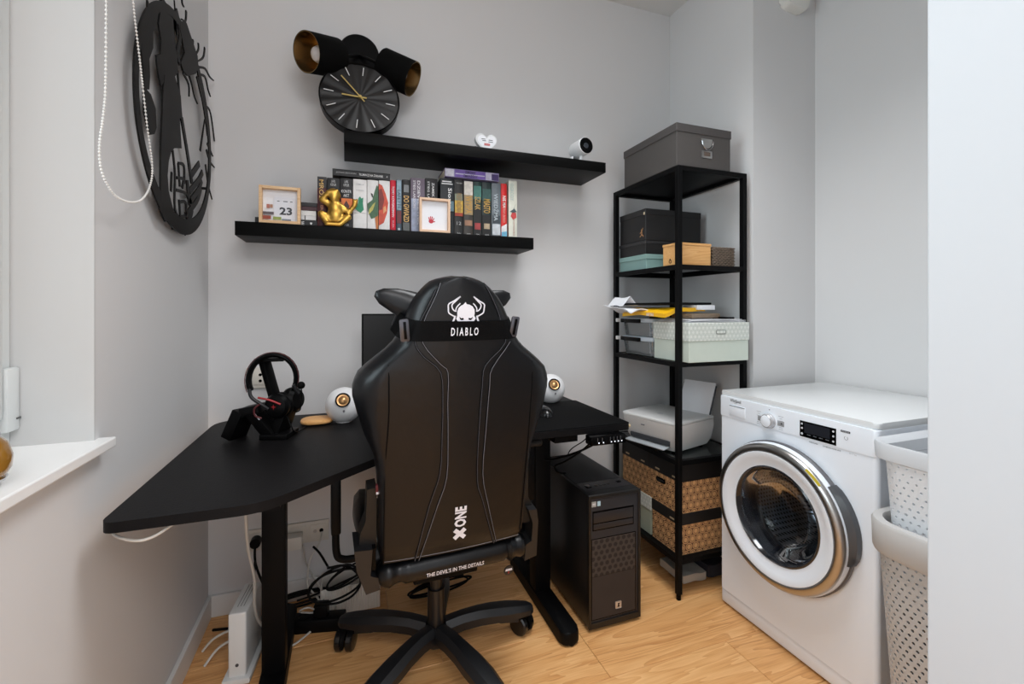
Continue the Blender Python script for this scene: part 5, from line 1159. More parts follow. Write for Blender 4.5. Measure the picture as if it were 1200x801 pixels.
def sheet(name, label, cat, x0, x1, y0, y1, z, amp, mat, seed, thick=0.002, nx=14, ny=14, zf=None, rot=0.0, group=None):
    r_ = random.Random(seed); ph = [r_.uniform(0, 6) for _ in range(6)]
    g = G(); R = []; cx, cy = (x0 + x1) / 2, (y0 + y1) / 2
    top = [[None] * (ny + 1) for _ in range(nx + 1)]; bot = [[None] * (ny + 1) for _ in range(nx + 1)]
    for i in range(nx + 1):
        for j in range(ny + 1):
            u, v_ = i / nx, j / ny; x = x0 + (x1 - x0) * u; y = y0 + (y1 - y0) * v_
            zz = z + amp * (math.sin(5 * u + ph[0]) * math.cos(4 * v_ + ph[1]) + 0.5 * math.sin(11 * u + 7 * v_ + ph[2]) + 0.4 * abs(math.sin(9 * v_ + ph[3])) + 1.4) * 0.5
            if zf: zz += zf(u, v_)
            dx, dy = x - cx, y - cy; X_ = cx + dx * math.cos(rot) - dy * math.sin(rot); Y_ = cy + dx * math.sin(rot) + dy * math.cos(rot)
            top[i][j] = g.bm.verts.new((X_, Y_, zz + thick)); bot[i][j] = g.bm.verts.new((X_, Y_, zz))
    for i in range(nx):
        for j in range(ny):
            g.bm.faces.new((top[i][j], top[i + 1][j], top[i + 1][j + 1], top[i][j + 1])); g.bm.faces.new((bot[i][j], bot[i][j + 1], bot[i + 1][j + 1], bot[i + 1][j]))
    for i in range(nx):
        g.bm.faces.new((top[i][0], bot[i][0], bot[i + 1][0], top[i + 1][0])); g.bm.faces.new((top[i][ny], top[i + 1][ny], bot[i + 1][ny], bot[i][ny]))
    for j in range(ny):
        g.bm.faces.new((top[0][j], top[0][j + 1], bot[0][j + 1], bot[0][j])); g.bm.faces.new((top[nx][j], bot[nx][j], bot[nx][j + 1], top[nx][j + 1]))
    return single(name, g, mat, label, cat, group, sharp=60)
for k, (x0, x1, y0, y1, z, r_) in enumerate(((1.285, 1.58, 1.468, 1.675, 1.1208, 0.01), (1.29, 1.575, 1.475, 1.672, 1.1238, -0.02), (1.30, 1.585, 1.470, 1.668, 1.1268, 0.03), (1.295, 1.57, 1.480, 1.672, 1.1300, -0.03))):
    sheet('paper_sheets', ('white sheets lying directly on the geometric lid', 'second layer of loose white sheets on the geometric lid', 'third layer of loose white sheets on the geometric lid', 'uppermost loose white sheets on the geometric lid, under the brown case')[k], 'paper', x0, x1, y0, y1, z, 0.0012, paper_m, k, 0.0014, 8, 8, rot=r_, group='loose sheets on the mint box')
g = G(); g.obox((1.435, 1.600, 1.1465), (V((1, 0.15, 0)), V((-0.15, 1, 0)), ZA), (0.088, 0.060, 0.0105), 0.008, 3); single('brown_case', g, M('taupe_leather', (128, 110, 90), 0.5, var=0.12, scale=30), 'taupe zip case lying on the papers on the third shelf', 'case')
g = G(); g.obox((1.545, 1.555, 1.1365), (V((1, 0.1, 0)), V((-0.1, 1, 0)), ZA), (0.028, 0.035, 0.0045), 0.002); single('black_gadget', g, black_plastic, 'small flat black gadget at the right end of the taupe case', 'gadget')
g = G(); g.obox((1.405, 1.665, 1.170), (XA, YA, ZA), (0.050, 0.035, 0.0035), 0.002); single('black_phone', g, gloss_black, 'thin black phone-like slab resting on the taupe case', 'phone')
sheet('crumpled_paper', 'crumpled white papers sticking out left of the rack on the third shelf', 'paper', 1.172, 1.38, 1.70, 1.93, 1.147, 0.020, paper_m, 11, 0.004, 18, 18, zf=lambda u, v_: 0.030 * max(0, 0.45 - u) * 2 * v_)
sheet('folded_letter', 'peaked white folded letter at the far left above the yellow envelope', 'paper', 1.195, 1.30, 1.80, 1.93, 1.185, 0.006, paper_m, 12, 0.002, 10, 10, zf=lambda u, v_: 0.040 * max(0, 1 - abs(u - 0.4) * 2.5))
env = sheet('yellow_envelope', 'bright yellow padded envelope with white print on the clear boxes', 'envelope', 1.240, 1.45, 1.560, 1.870, 1.158, 0.008, M('yellow_envelope', (250, 190, 20), 0.45, var=0.05, scale=10), 21, 0.016, 18, 18, zf=lambda u, v_: -0.022 * max(0, 0.30 - u) * 3.3)
text('EASY BAG', (1.2375, 1.655, 1.152), -YA, ZA, 0.050, 0.014, print_m, env, bold=0.02)
g = G(); g.box(1.262, 1.500, 1.575, 1.930, 1.194, 1.2035, bev=0.003); lp = single('laptop', g, black_plastic, 'thin black laptop lying flat on top of the yellow envelope', 'laptop')
g = G(); g.box(1.40, 1.495, 1.55, 1.64, 1.172, 1.192, bev=0.002); single('white_box', g, paper_m, 'small white box under the corner of the laptop', 'box')
g = G(); g.box(1.300, 1.345, 1.690, 1.745, 1.1325, 1.1405, bev=0.002); single('black_case', g, black_plastic, 'small black flat case on the lid of the upper clear box', 'case')

# printer, turned a little towards the room
L4 = LV[1] + 0.0005
pr = thing('printer', 'white all-in-one printer with paper in its rear feed, on the rack', 'printer', (1.38, 1.72, L4))
pa = math.radians(15); pf = V((math.sin(pa), -math.cos(pa), 0)); pd = V((math.cos(pa), math.sin(pa), 0))   # along the front towards camera / into the depth
pc0 = V((1.282, 1.535, 0))
PL, PD = 0.305, 0.285
def pp(a, b, z): return pc0 - pf * a + pd * b + ZA * z
def pr_ring(z, fa, ba, la, ra, rad=0.03):
    pts = rounded([(ra, fa), (PL - la, fa), (PL - la, PD - ba), (ra, PD - ba)], rad, 6)
    return [pp(a, b, z) for a, b in pts]
pm = M('printer_white', (222, 222, 221), 0.38)
g = G(); g.rings([pr_ring(L4 + 0.006, 0.035, 0.03, 0.04, 0.03), pr_ring(L4 + 0.012, 0.030, 0.02, 0.03, 0.02), pr_ring(0.60, 0.020, 0.008, 0.016, 0.008), pr_ring(0.655, 0.004, 0.0, 0.004, 0.0), pr_ring(0.688, 0.0, 0.0, 0.0, 0.0)]); part('body', g, pm, pr)
g = G(); g.rings([pr_ring(0.689, 0.001, 0.001, 0.001, 0.001), pr_ring(0.690, -0.001, 0.0, -0.001, -0.001), pr_ring(0.697, 0.0, 0.0, 0.0, 0.0), pr_ring(0.7005, 0.005, 0.004, 0.005, 0.005)]); ld = part('scanner_lid', g, M('printer_lid', (214, 215, 214), 0.3), pr)
g = G(); g.lathe(pp(0.16, 0.10, 0.7006), ZA, [(0, 0), (0.014, 0.0), (0.014, 0.0006), (0, 0.0006)], 24); part('round_logo', g, M('logo_grey', (196, 198, 200), 0.3), ld)
g = G(); g.obox(pp(0.15, 0.0125, 0.605), (pf, pd, ZA), (0.105, 0.004, 0.010), 0.002); part('output_slot', g, M('slot_dark', (58, 60, 64), 0.5), pr)
g = G(); g.obox(pp(0.155, 0.004, 0.586), (pf, pd + ZA * 0.12, ZA), (0.105, 0.026, 0.0022), 0.001); part('output_tray', g, M('tray_grey', (170, 176, 180), 0.3), pr)
g = G(); g.obox(pp(0.175, -0.0025, 0.662), (pf, pd, ZA), (0.009, 0.002, 0.0022), 0.0008); part('brand_mark', g, M('mark_grey', (120, 122, 126), 0.4), pr)
for a in (0.05, 0.25):
    for b in (0.05, 0.24):
        g = G(); g.cyl(pp(a, b, L4), pp(a, b, L4 + 0.008), 0.010, n=12); part('foot', g, rubber_m, pr)
nb = (ZA + pd * 0.42).normalized()
g = G(); g.obox(pp(0.098, 0.262, 0.70) + nb * 0.055, (pf, nb, pf.cross(nb)), (0.085, 0.080, 0.0015)); part('paper_support', g, M('support_grey', (70, 72, 78), 0.5), pr, smooth=False)
g = G(); g.obox(pp(0.098, 0.257, 0.70) + nb * 0.060, (pf, nb, pf.cross(nb)), (0.080, 0.088, 0.001)); single('printer_paper', g, paper_m, 'white sheets standing in the rear feed of the printer', 'paper', smooth=False)

# cork boxes on the lowest shelf
L5 = LV[0] + 0.0005
cork = hex_material('cork_hexagon_print', (212, 166, 116), (84, 50, 30), 0.0350, 'rings', 0.7, 0, 0.1, 0.28, 0.355)
blk_lid = M('black_lid_fabric', (17, 16, 17), 0.6, var=0.15, scale=50)
def corkbox(label, x0, x1, y0, y1, z0, z1, lid, handle=True, tabs=()):
    t = lidbox('cork_box', label, 'box', x0, x1, y0, y1, z0, z1, lid, cork, blk_lid, 0.0025)
    if handle:
        ym, zh = (y0 + y1) / 2 + 0.02, z1 - lid - 0.030
        g = G(); g.prism(rounded([(-0.030, -0.010), (0.030, -0.010), (0.030, 0.010), (-0.030, 0.010)], 0.009), (x0 - 0.0003, ym, zh), -YA, ZA, -XA, 0.0025, bev=0.0008); hn = part('handle_rim', g, gloss_black, t)
        g = G(); g.prism(rounded([(-0.022, -0.005), (0.022, -0.005), (0.022, 0.005), (-0.022, 0.005)], 0.004), (x0 - 0.0029, ym, zh), -YA, ZA, -XA, 0.0003); part('handle_opening', g, M('opening_black', (4, 4, 4), 0.9), hn, smooth=False)
    for y in tabs:
        g = G(); g.box(x0 - 0.0045, x0 - 0.0025, y - 0.013, y + 0.013, z1 - lid + 0.012, z1 - lid + 0.018); part('lid_rivet', g, M('cream_rivet', (176, 158, 130), 0.5), t, smooth=False)
    return t
corkbox('cork box with hexagon print, bottom of the stack at the front of the rack', 1.279, 1.585, 1.518, 1.694, L5, 0.333, 0.046, False, (1.56,))
corkbox('cork box with hexagon print and a black oval handle, upper front of the rack', 1.279, 1.585, 1.518, 1.712, 0.3335, 0.536, 0.072, True, (1.545, 1.655))
corkbox('cork box with hexagon print at the upper back, beside the wall', 1.279, 1.585, 1.719, 1.925, 0.3335, 0.536, 0.072, False, (1.76, 1.88))
lidbox('mint_box', 'pale mint box with patterned lid low at the back, behind the tower', 'box', 1.279, 1.585, 1.704, 1.925, L5, 0.3330, 0.060, M('mint_card_2', (168, 176, 158), 0.6), hexw)
sheet('folded_cloth', 'white folded cloth lying on the floor under the rack', 'cloth', 1.34, 1.46, 1.565, 1.72, 0.004, 0.006, M('white_cloth', (190, 186, 178), 0.9), 31, 0.032, 12, 12)
sheet('dark_cloth', 'dark blue-grey cloth bundle on the floor under the rack', 'cloth', 1.468, 1.575, 1.56, 1.84, 0.004, 0.010, M('dark_cloth', (44, 44, 54), 0.9, var=0.4, scale=30), 32, 0.050, 12, 12)

# ================================================================== WASHING MACHINE
ws = thing('washing_machine', 'white front-loading washing machine in the alcove beside the rack', 'washing machine', (1.72, 1.15, 0))
mx0, mx1, my0, my1, mz = 1.412, 2.005, 0.858, 1.434, 0.850
DC = V((0, 1.158, 0.470)); RO = 0.243
# front sheet with a round hole for the door, built as a ring of quads
def front_sheet(y0, y1, z0, z1, c, r, x, t, n=64):
    g = G(); out, inn = [], []
    for k in range(n):
        a = 2 * PI * (k + 0.5) / n; dy, dz = math.cos(a), math.sin(a)
        s_ = min([v_ for v_ in (((y1 - c.y) / dy) if dy > 1e-6 else 9, ((y0 - c.y) / dy) if dy < -1e-6 else 9, ((z1 - c.z) / dz) if dz > 1e-6 else 9, ((z0 - c.z) / dz) if dz < -1e-6 else 9)])
        out.append((c.y + dy * s_, c.z + dz * s_)); inn.append((c.y + dy * r, c.z + dz * r))
    # snap nearest samples to the corners
    for cy_, cz_ in ((y0, z0), (y1, z0), (y1, z1), (y0, z1)):
        k = min(range(n), key=lambda i: (out[i][0] - cy_) ** 2 + (out[i][1] - cz_) ** 2); out[k] = (cy_, cz_)
    L = [[V((x, a, b)) for a, b in out], [V((x, a, b)) for a, b in inn], [V((x + t, a, b)) for a, b in inn], [V((x + t, a, b)) for a, b in out]]
    g.rings(L, closed=True); return g
fs = front_sheet(my0 + 0.013, my1 - 0.006, 0.062, 0.752, DC, 0.185, mx0, 0.02)
part('front_panel', fs, white_app, ws, sharp=40)
g = G(); g.box(mx0 + 0.013, mx1, my0, my0 + 0.012, 0.012, 0.828); g.box(mx0 + 0.012, mx1, my1 - 0.006, my1, 0.012, 0.828, bev=0.002); part('side_panel', g, white_app2, ws, kind='stuff')
g = G(); g.cyl((mx0 + 0.014, my0 + 0.014, 0.062), (mx0 + 0.014, my0 + 0.014, 0.752), 0.014, n=48); part('corner_trim', g, white_app, ws, sharp=50)
g = G(); g.box(mx1 - 0.01, mx1, my0 + 0.012, my1 - 0.006, 0.012, 0.828); part('back_panel', g, white_app2, ws, smooth=False)
g = G(); g.box(mx0 + 0.004, mx0 + 0.02, my0 + 0.002, my1 - 0.002, 0.008, 0.059, bev=0.003); part('kick_plate', g, white_app, ws)
g = G(); g.prism(rounded([(mx0 - 0.002, my0 - 0.001), (mx1, my0 - 0.001), (mx1, my1), (mx0 - 0.002, my1)], [0.016, 0.004, 0.004, 0.004]), (0, 0, 0.752), XA, YA, ZA, 0.078, bev=0.002); part('control_panel', g, white_app, ws)
g = G(); g.prism(rounded([(mx0 + 0.004, my0), (mx1, my0), (mx1, my1), (mx0 + 0.004, my1)], [0.016, 0.004, 0.004, 0.004]), (0, 0, 0.8305), XA, YA, ZA, 0.0195, bev=0.005); part('worktop', g, M('white_top', (222, 224, 225), 0.22), ws)
for x in (mx0 + 0.06, mx1 - 0.06):
    for y in (my0 + 0.06, my1 - 0.06):
        g = G(); g.cyl((x, y, 0), (x, y, 0.014), 0.02, n=14); part('foot', g, rubber_m, ws)
FX = mx0 - 0.002
def wt(s_, y, z, wd, h, m, par=ws, nm='lettering', x=FX, bold=0.0): return text(s_, (x - 0.0003, y, z), -YA, ZA, wd, h, m, par, nm, bold=bold)
gp = M('grey_panel_print', (120, 124, 130), 0.5); lp_ = M('pale_panel_print', (176, 180, 186), 0.5)
wt('Whirlpool', 1.358, 0.818, 0.052, 0.016, M('logo_dark_grey', (74, 76, 82), 0.4), bold=0.01)
g = G(); g.strip([(-0.010, 0.000), (0.000, 0.006), (0.014, 0.008), (0.020, 0.004)], 0.0014, (FX - 0.0004, 1.352, 0.810), -YA, ZA, -XA, 0.0004); part('logo_swoosh', g, M('logo_grey2', (130, 132, 138), 0.4), ws, smooth=False)
# detergent drawer
g = G(); g.box(FX - 0.0025, FX, 1.312, 1.386, 0.752 + 0.010, 0.802, bev=0.001); dd = part('detergent_drawer', g, white_app, ws)
g = G(); g.box(FX - 0.0032, FX - 0.0024, 1.313, 1.385, 0.7985, 0.8012); part('drawer_gap', g, gp, dd, smooth=False)
# dial
dc = V((FX, 1.208, 0.779))
g = G(); g.lathe(dc, -XA, [(0.026, 0), (0.0265, 0.002), (0.0245, 0.016), (0.022, 0.019), (0.0, 0.0195)], 40); dl = part('program_dial', g, M('dial_silver', (206, 206, 208), 0.25, metal=0.5), ws)
g = G(); g.lathe(dc - XA * 0.0196, -XA, [(0.0, 0.0012), (0.018, 0.001), (0.020, 0.0)], 36); part('dial_cap', g, white_app, dl)
for y0_, y1_ in ((1.236, 1.256), (1.150, 1.176)):
    g = G(); g.box(FX - 0.0012, FX, y0_, y1_, 0.770, 0.788, bev=0.0004); pz = part('grey_button', g, M('button_grey', (168, 170, 174), 0.35, metal=0.3), ws)
    if y0_ < 1.2:
        g = G(); g.prism([(-0.002, -0.003), (0.003, 0), (-0.002, 0.003)], (FX - 0.0012, 1.159, 0.779), -YA, ZA, -XA, 0.0004); part('play_mark', g, gloss_black, pz, smooth=False)
rr_ = random.Random(2)
for k in range(8):
    z = 0.803 - 0.0075 * k if k < 3 else 0.765 - 0.006 * (k - 3)
    if z < 0.758: break
    for yc in (1.252, 1.163):
        wd = rr_.uniform(0.010, 0.020); g = G(); g.box(FX - 0.0003, FX, yc - wd / 2, yc + wd / 2, z - 0.0008, z + 0.0008); part('program_mark', g, lp_, ws, smooth=False)
for y, z in ((1.208, 0.818), (1.208, 0.7545)):
    g = G(); g.box(FX - 0.0003, FX, y - 0.002, y + 0.002, z - 0.0016, z + 0.0016); part('program_mark', g, gp, ws, smooth=False)
# display
g = G(); g.box(FX - 0.0015, FX, 0.973, 1.092, 0.756, 0.808, bev=0.0006); dp = part('display', g, gloss_black, ws)
g = G(); g.box(FX - 0.0020, FX - 0.0015, 0.992, 1.076, 0.771, 0.803); part('display_window', g, M('display_grey', (36, 38, 44), 0.15), dp, smooth=False)
ic = M('display_icon', (214, 216, 222), 0.4)
for y, z in ((1.084, 0.798), (1.084, 0.784), (1.084, 0.766), (0.981, 0.798), (0.981, 0.783), (0.981, 0.767)):
    g = G(); g.cyl((FX - 0.0022, y, z), (FX - 0.0015, y, z), 0.0032 if z != 0.766 else 0.0038, n=14); part('touch_icon', g, ic, dp)
for y in (1.06, 1.04, 1.02, 1.0):
    g = G(); g.box(FX - 0.0020, FX - 0.0015, y - 0.006, y + 0.006, 0.7655, 0.7668); part('display_mark', g, gp, dp, smooth=False)
g = G(); g.box(FX - 0.0006, FX, 0.932, 0.960, 0.803, 0.809); tg = part('small_badge', g, M('badge_dark', (70, 72, 78), 0.4), ws, smooth=False)
wt('6TH SENSE', 0.946, 0.806, 0.024, 0.0032, ic, tg, x=FX - 0.0006)
g = G(); g.tube([V((FX - 0.0004, 0.944 + 0.005 * math.sin(a), 0.787 + 0.005 * math.cos(a))) for a in [math.radians(30 + 300 * k / 10) for k in range(11)]], 0.0006, 5, sub=2); part('power_mark', g, gp, ws)
wt('FRESHCARE+', 1.046, 0.7442 + 0.0000, 0.030, 0.0042, gp, bold=0.02, x=mx0); wt('SUPREMECARE WASHER DRYER', 0.988, 0.7435, 0.056, 0.0042, gp, bold=0.01, x=mx0); wt('8+7 kg', 0.925, 0.7435, 0.020, 0.0046, lp_, x=mx0)
# door, lathed about the X axis
AX = -XA
def dlathe(prof, nm, m, par=ws, n=72, ctr=DC, sharp=40, label=None):
    g = G(); g.lathe((0, ctr.y, ctr.z), AX, [(r, -x) for r, x in prof], n); return part(nm, g, m, par, sharp=sharp, label=label)
door = dlathe([(0.236, mx0 + 0.001), (0.246, mx0 - 0.004), (0.247, mx0 - 0.016), (0.243, mx0 - 0.020)], 'door', M('door_dark_ring', (92, 92, 96), 0.35), label='round door with chrome ring')
dlathe([(0.242, mx0 - 0.012), (0.243, mx0 - 0.030), (0.239, mx0 - 0.040)], 'door_side', white_app, door)
dlathe([(0.240, mx0 - 0.039), (0.2385, mx0 - 0.046), (0.232, mx0 - 0.052), (0.222, mx0 - 0.055), (0.216, mx0 - 0.054)], 'chrome_ring', steel_m, door)
dlathe([(0.2165, mx0 - 0.0545), (0.2145, mx0 - 0.0525), (0.2125, mx0 - 0.0545)], 'ring_groove', M('groove_grey', (110, 112, 116), 0.4), door)
dlathe([(0.2125, mx0 - 0.0545), (0.206, mx0 - 0.055), (0.190, mx0 - 0.049), (0.172, mx0 - 0.041), (0.163, mx0 - 0.040)], 'inner_ring', white_app, door)
dlathe([(0.163, mx0 - 0.0405), (0.158, mx0 - 0.043), (0.152, mx0 - 0.036), (0.146, mx0 - 0.020), (0.140, mx0 - 0.004), (0.138, mx0 + 0.03)], 'glass_rim', M('dark_glass_rim', (22, 24, 30), 0.1, coat=0.5), door)
dlathe([(0.148, mx0 - 0.030), (0.138, mx0 - 0.020), (0.120, mx0 + 0.012), (0.095, mx0 + 0.034), (0.050, mx0 + 0.048), (0.0, mx0 + 0.052)], 'door_glass', thin_glass('smoked_door_glass', (220, 225, 232), 0.0, 0.03, 0.45), door)
g = G(); R = []
for k in range(13):
    a = math.radians(-12 + 54 * k / 12); ra, rb_ = 0.249, 0.249 + 0.013 * math.sin(PI * k / 12) ** 0.5
    R.append([V((x, DC.y - math.cos(a) * r, DC.z + math.sin(a) * r)) for r, x in ((ra - 0.006, mx0 - 0.002), (rb_, mx0 - 0.002), (rb_, mx0 - 0.024), (ra - 0.006, mx0 - 0.034))])
g.rings(R); part('door_handle', g, M('handle_dark_grey', (70, 72, 76), 0.3), door, sharp=50)
g = G(); R = []
for k in range(9):
    a = math.radians(44 + 14 * k / 8); R.append([V((x, DC.y - math.cos(a) * r, DC.z + math.sin(a) * r)) for r, x in ((0.232, mx0 - 0.0545), (0.241, mx0 - 0.0525), (0.241, mx0 - 0.053), (0.232, mx0 - 0.0550))])
g.rings(R); part('energy_sticker', g, M('sticker_yellow', (200, 180, 50), 0.5), door, label='small yellow sticker')
# rubber seal and drum
dlathe([(0.185, mx0 + 0.004), (0.176, mx0 + 0.012), (0.168, mx0 + 0.03), (0.172, mx0 + 0.05), (0.165, mx0 + 0.075)], 'door_seal', M('seal_grey', (46, 48, 52), 0.6), ws)
drum_m = hex_material('perforated_drum', (196, 198, 202), (24, 24, 26), 0.0155, 'dots', 0.34, 1.0, 0.3, 0.26)
g = G(); NN = 72
prof = [(0.170, 0.078), (0.205, 0.088), (0.232, 0.105), (0.234, 0.20), (0.234, 0.36), (0.215, 0.385), (0.0, 0.39)]
R = []
for r, x in prof:
    R.append([V((mx0 + x, DC.y + r * (1 + (0.0 if r < 0.2 or x > 0.37 else 0.012 * math.cos(9 * 2 * PI * j / NN))) * math.cos(2 * PI * j / NN), DC.z + r * math.sin(2 * PI * j / NN))) for j in range(NN)])
g.rings(R, cap0=False, cap1=False); dr_ = part('drum', g, drum_m, ws, sharp=50)
for k in range(3):
    a = math.radians(-70 + 120 * k); g = G(); R = []
    for i in range(8):
        t = i / 7; x = mx0 + 0.11 + 0.25 * t; hh_ = 0.040 * math.sin(PI * min(max(t, 0.06), 0.94)) ** 0.5; R.append([V((x, DC.y + math.cos(a + b) * (0.233 - h_), DC.z + math.sin(a + b) * (0.233 - h_))) for b, h_ in ((-0.16, 0.0), (-0.07, hh_ * 0.8), (0, hh_), (0.07, hh_ * 0.8), (0.16, 0.0))])
    g.rings(R); part('drum_paddle', g, M('paddle_steel', (150, 154, 160), 0.2, metal=0.9), dr_, sharp=60)

# ================================================================== LAUNDRY HAMPERS
def path_pt(s, cx, cy, hx, hy, r):
    """point on a rounded rectangle, s in [0,1), starting mid -X side"""
    L = [2 * (hy - r), PI * r / 2, 2 * (hx - r), PI * r / 2] * 2; tot = sum(L); d = (s % 1.0) * tot - (hy - r)
    if d < 0: d += tot
    return _pp(d, cx, cy, hx, hy, r, L, tot)
def _pp(d, cx, cy, hx, hy, r, L, tot):
    # order after the corner (-X,+Y): corner, +Y side, corner, +X side, corner, -Y side, corner, -X side
    segs = [('c', (cx - hx + r, cy + hy - r), PI), ('l', (cx - hx + r, cy + hy), (1, 0), 2 * (hx - r)), ('c', (cx + hx - r, cy + hy - r), PI / 2), ('l', (cx + hx, cy + hy - r), (0, -1), 2 * (hy - r)),
            ('c', (cx + hx - r, cy - hy + r), 0), ('l', (cx + hx - r, cy - hy), (-1, 0), 2 * (hx - r)), ('c', (cx - hx + r, cy - hy + r), -PI / 2), ('l', (cx - hx, cy - hy + r), (0, 1), 2 * (hy - r))]
    for s_ in segs:
        ln = PI * r / 2 if s_[0] == 'c' else s_[3]
        if d <= ln:
            if s_[0] == 'c':
                a = s_[2] - d / r; return V((s_[1][0] + r * math.cos(a), s_[1][1] + r * math.sin(a), 0))
            return V((s_[1][0] + s_[2][0] * d, s_[1][1] + s_[2][1] * d, 0))
        d -= ln
    return V((cx - hx, cy + hy - r, 0))
def perforated(cx, cy, b0, b1, z0, z1, rad, nc, nr, hr, seed=0):
    g = G(); bm = g.bm
    for j in range(nr):
        for i in range(nc):
            sh = 0.5 * (j % 2)
            def P(u, v_):
                t = (j + v_) / nr; hx = b0[0] + (b1[0] - b0[0]) * t; hy = b0[1] + (b1[1] - b0[1]) * t
                p = path_pt((i + u + sh) / nc, cx, cy, hx, hy, rad); p.z = z0 + (z1 - z0) * t; return p
            k_ = hr(j / nr)
            outer = [P(0, 0), P(0.5, 0), P(1, 0), P(1, 0.5), P(1, 1), P(0.5, 1), P(0, 1), P(0, 0.5)]
            inner = [P(0.5 + k_ * 1.0 * math.cos(a), 0.5 + k_ * math.sin(a)) for a in [math.radians(225 + 45 * q) for q in range(8)]]
            vo = [bm.verts.new(p) for p in outer]; vi = [bm.verts.new(p) for p in inner]
            for q in range(8):
                w_ = (q + 1) % 8; bm.faces.new((vo[q], vo[w_], vi[w_], vi[q]))
    bmesh.ops.remove_doubles(bm, verts=bm.verts, dist=0.0004)
    return g
def path_ring(cx, cy, hx, hy, r, z, n=72):
    out = []
    for k in range(n):
        p = path_pt(k / n, cx, cy, hx, hy, r); p.z = z; out.append(p)
    return out
def solid(o, t):
    m = o.modifiers.new('thickness', 'SOLIDIFY'); m.thickness = t; m.offset = -1
hcx, hcy = 1.478, 0.585
hm = thing('laundry_hamper', 'tall warm grey perforated laundry hamper standing beside the washing machine', 'laundry basket', (hcx, hcy, 0))
g = perforated(hcx, hcy, (0.160, 0.205), (0.186, 0.229), 0.03, 0.548, 0.075, 92, 34, lambda t: 0.17 + 0.07 * math.sin(PI * t)); o = part('perforated_wall', g, grey_plastic, hm, smooth=False); solid(o, 0.0022)
g = G(); g.rings([path_ring(hcx, hcy, 0.186, 0.229, 0.075, 0.546), path_ring(hcx, hcy, 0.198, 0.238, 0.08, 0.549), path_ring(hcx, hcy, 0.205, 0.2405, 0.085, 0.560), path_ring(hcx, hcy, 0.208, 0.242, 0.088, 0.625), path_ring(hcx, hcy, 0.204, 0.239, 0.086, 0.632), path_ring(hcx, hcy, 0.184, 0.222, 0.07, 0.632), path_ring(hcx, hcy, 0.181, 0.219, 0.068, 0.627), path_ring(hcx, hcy, 0.181, 0.221, 0.07, 0.556)], closed=True); part('rim', g, grey_plastic, hm, sharp=40)
g = G(); g.rings([path_ring(hcx, hcy, 0.156, 0.201, 0.072, 0.004), path_ring(hcx, hcy, 0.160, 0.205, 0.075, 0.008), path_ring(hcx, hcy, 0.161, 0.206, 0.075, 0.032), path_ring(hcx, hcy, 0.155, 0.200, 0.073, 0.032)]); part('base', g, grey_plastic, hm)
ub = thing('laundry_basket', 'pale grey perforated laundry basket set into the top of the taller hamper', 'laundry basket', (hcx, hcy, 0.40))
g = perforated(hcx, hcy, (0.150, 0.195), (0.165, 0.216), 0.42, 0.783, 0.05, 78, 22, lambda t: 0.115 + 0.10 * math.sin(PI * t)); o = part('perforated_wall', g, pale_plastic, ub, smooth=False); solid(o, 0.0022)
g = G(); g.rings([path_ring(hcx, hcy, 0.165, 0.216, 0.05, 0.781), path_ring(hcx, hcy, 0.170, 0.2405, 0.055, 0.784), path_ring(hcx, hcy, 0.172, 0.243, 0.055, 0.822), path_ring(hcx, hcy, 0.170, 0.241, 0.054, 0.827), path_ring(hcx, hcy, 0.166, 0.237, 0.052, 0.827), path_ring(hcx, hcy, 0.163, 0.218, 0.05, 0.815), path_ring(hcx, hcy, 0.162, 0.213, 0.05, 0.786)], closed=True); part('rim', g, M('pale_grey_rim', (206, 209, 213), 0.45), ub, sharp=40)
g = G(); g.rings([path_ring(hcx, hcy, 0.150, 0.195, 0.05, 0.418), path_ring(hcx, hcy, 0.148, 0.193, 0.05, 0.424)]); part('base', g, pale_plastic, ub)
for k, (c_, x, y, z, s_, lb) in enumerate((((226, 226, 230), 1.47, 0.54, 0.145, 0.095, 'crumpled white laundry showing through the lower hamper holes'), ((232, 170, 60), 1.44, 0.68, 0.315, 0.055, 'orange laundry piece in the middle of the lower hamper'), ((60, 62, 72), 1.50, 0.49, 0.325, 0.062, 'dark laundry piece lying on the white laundry in the hamper'))):
    g = G(); g.ball((x, y, z), (s_, s_ * 1.35, s_), 24, 16)
    for v_ in g.bm.verts:
        q = v_.co - V((x, y, z)); n_ = 1 + 0.10 * math.sin(q.x * 70 + k) * math.cos(q.z * 60) + 0.08 * math.sin(q.y * 90 + q.z * 50); v_.co = V((x, y, z)) + q * n_
    single('laundry', g, M('laundry_%d' % k, c_, 0.9), lb, 'laundry', sharp=80)

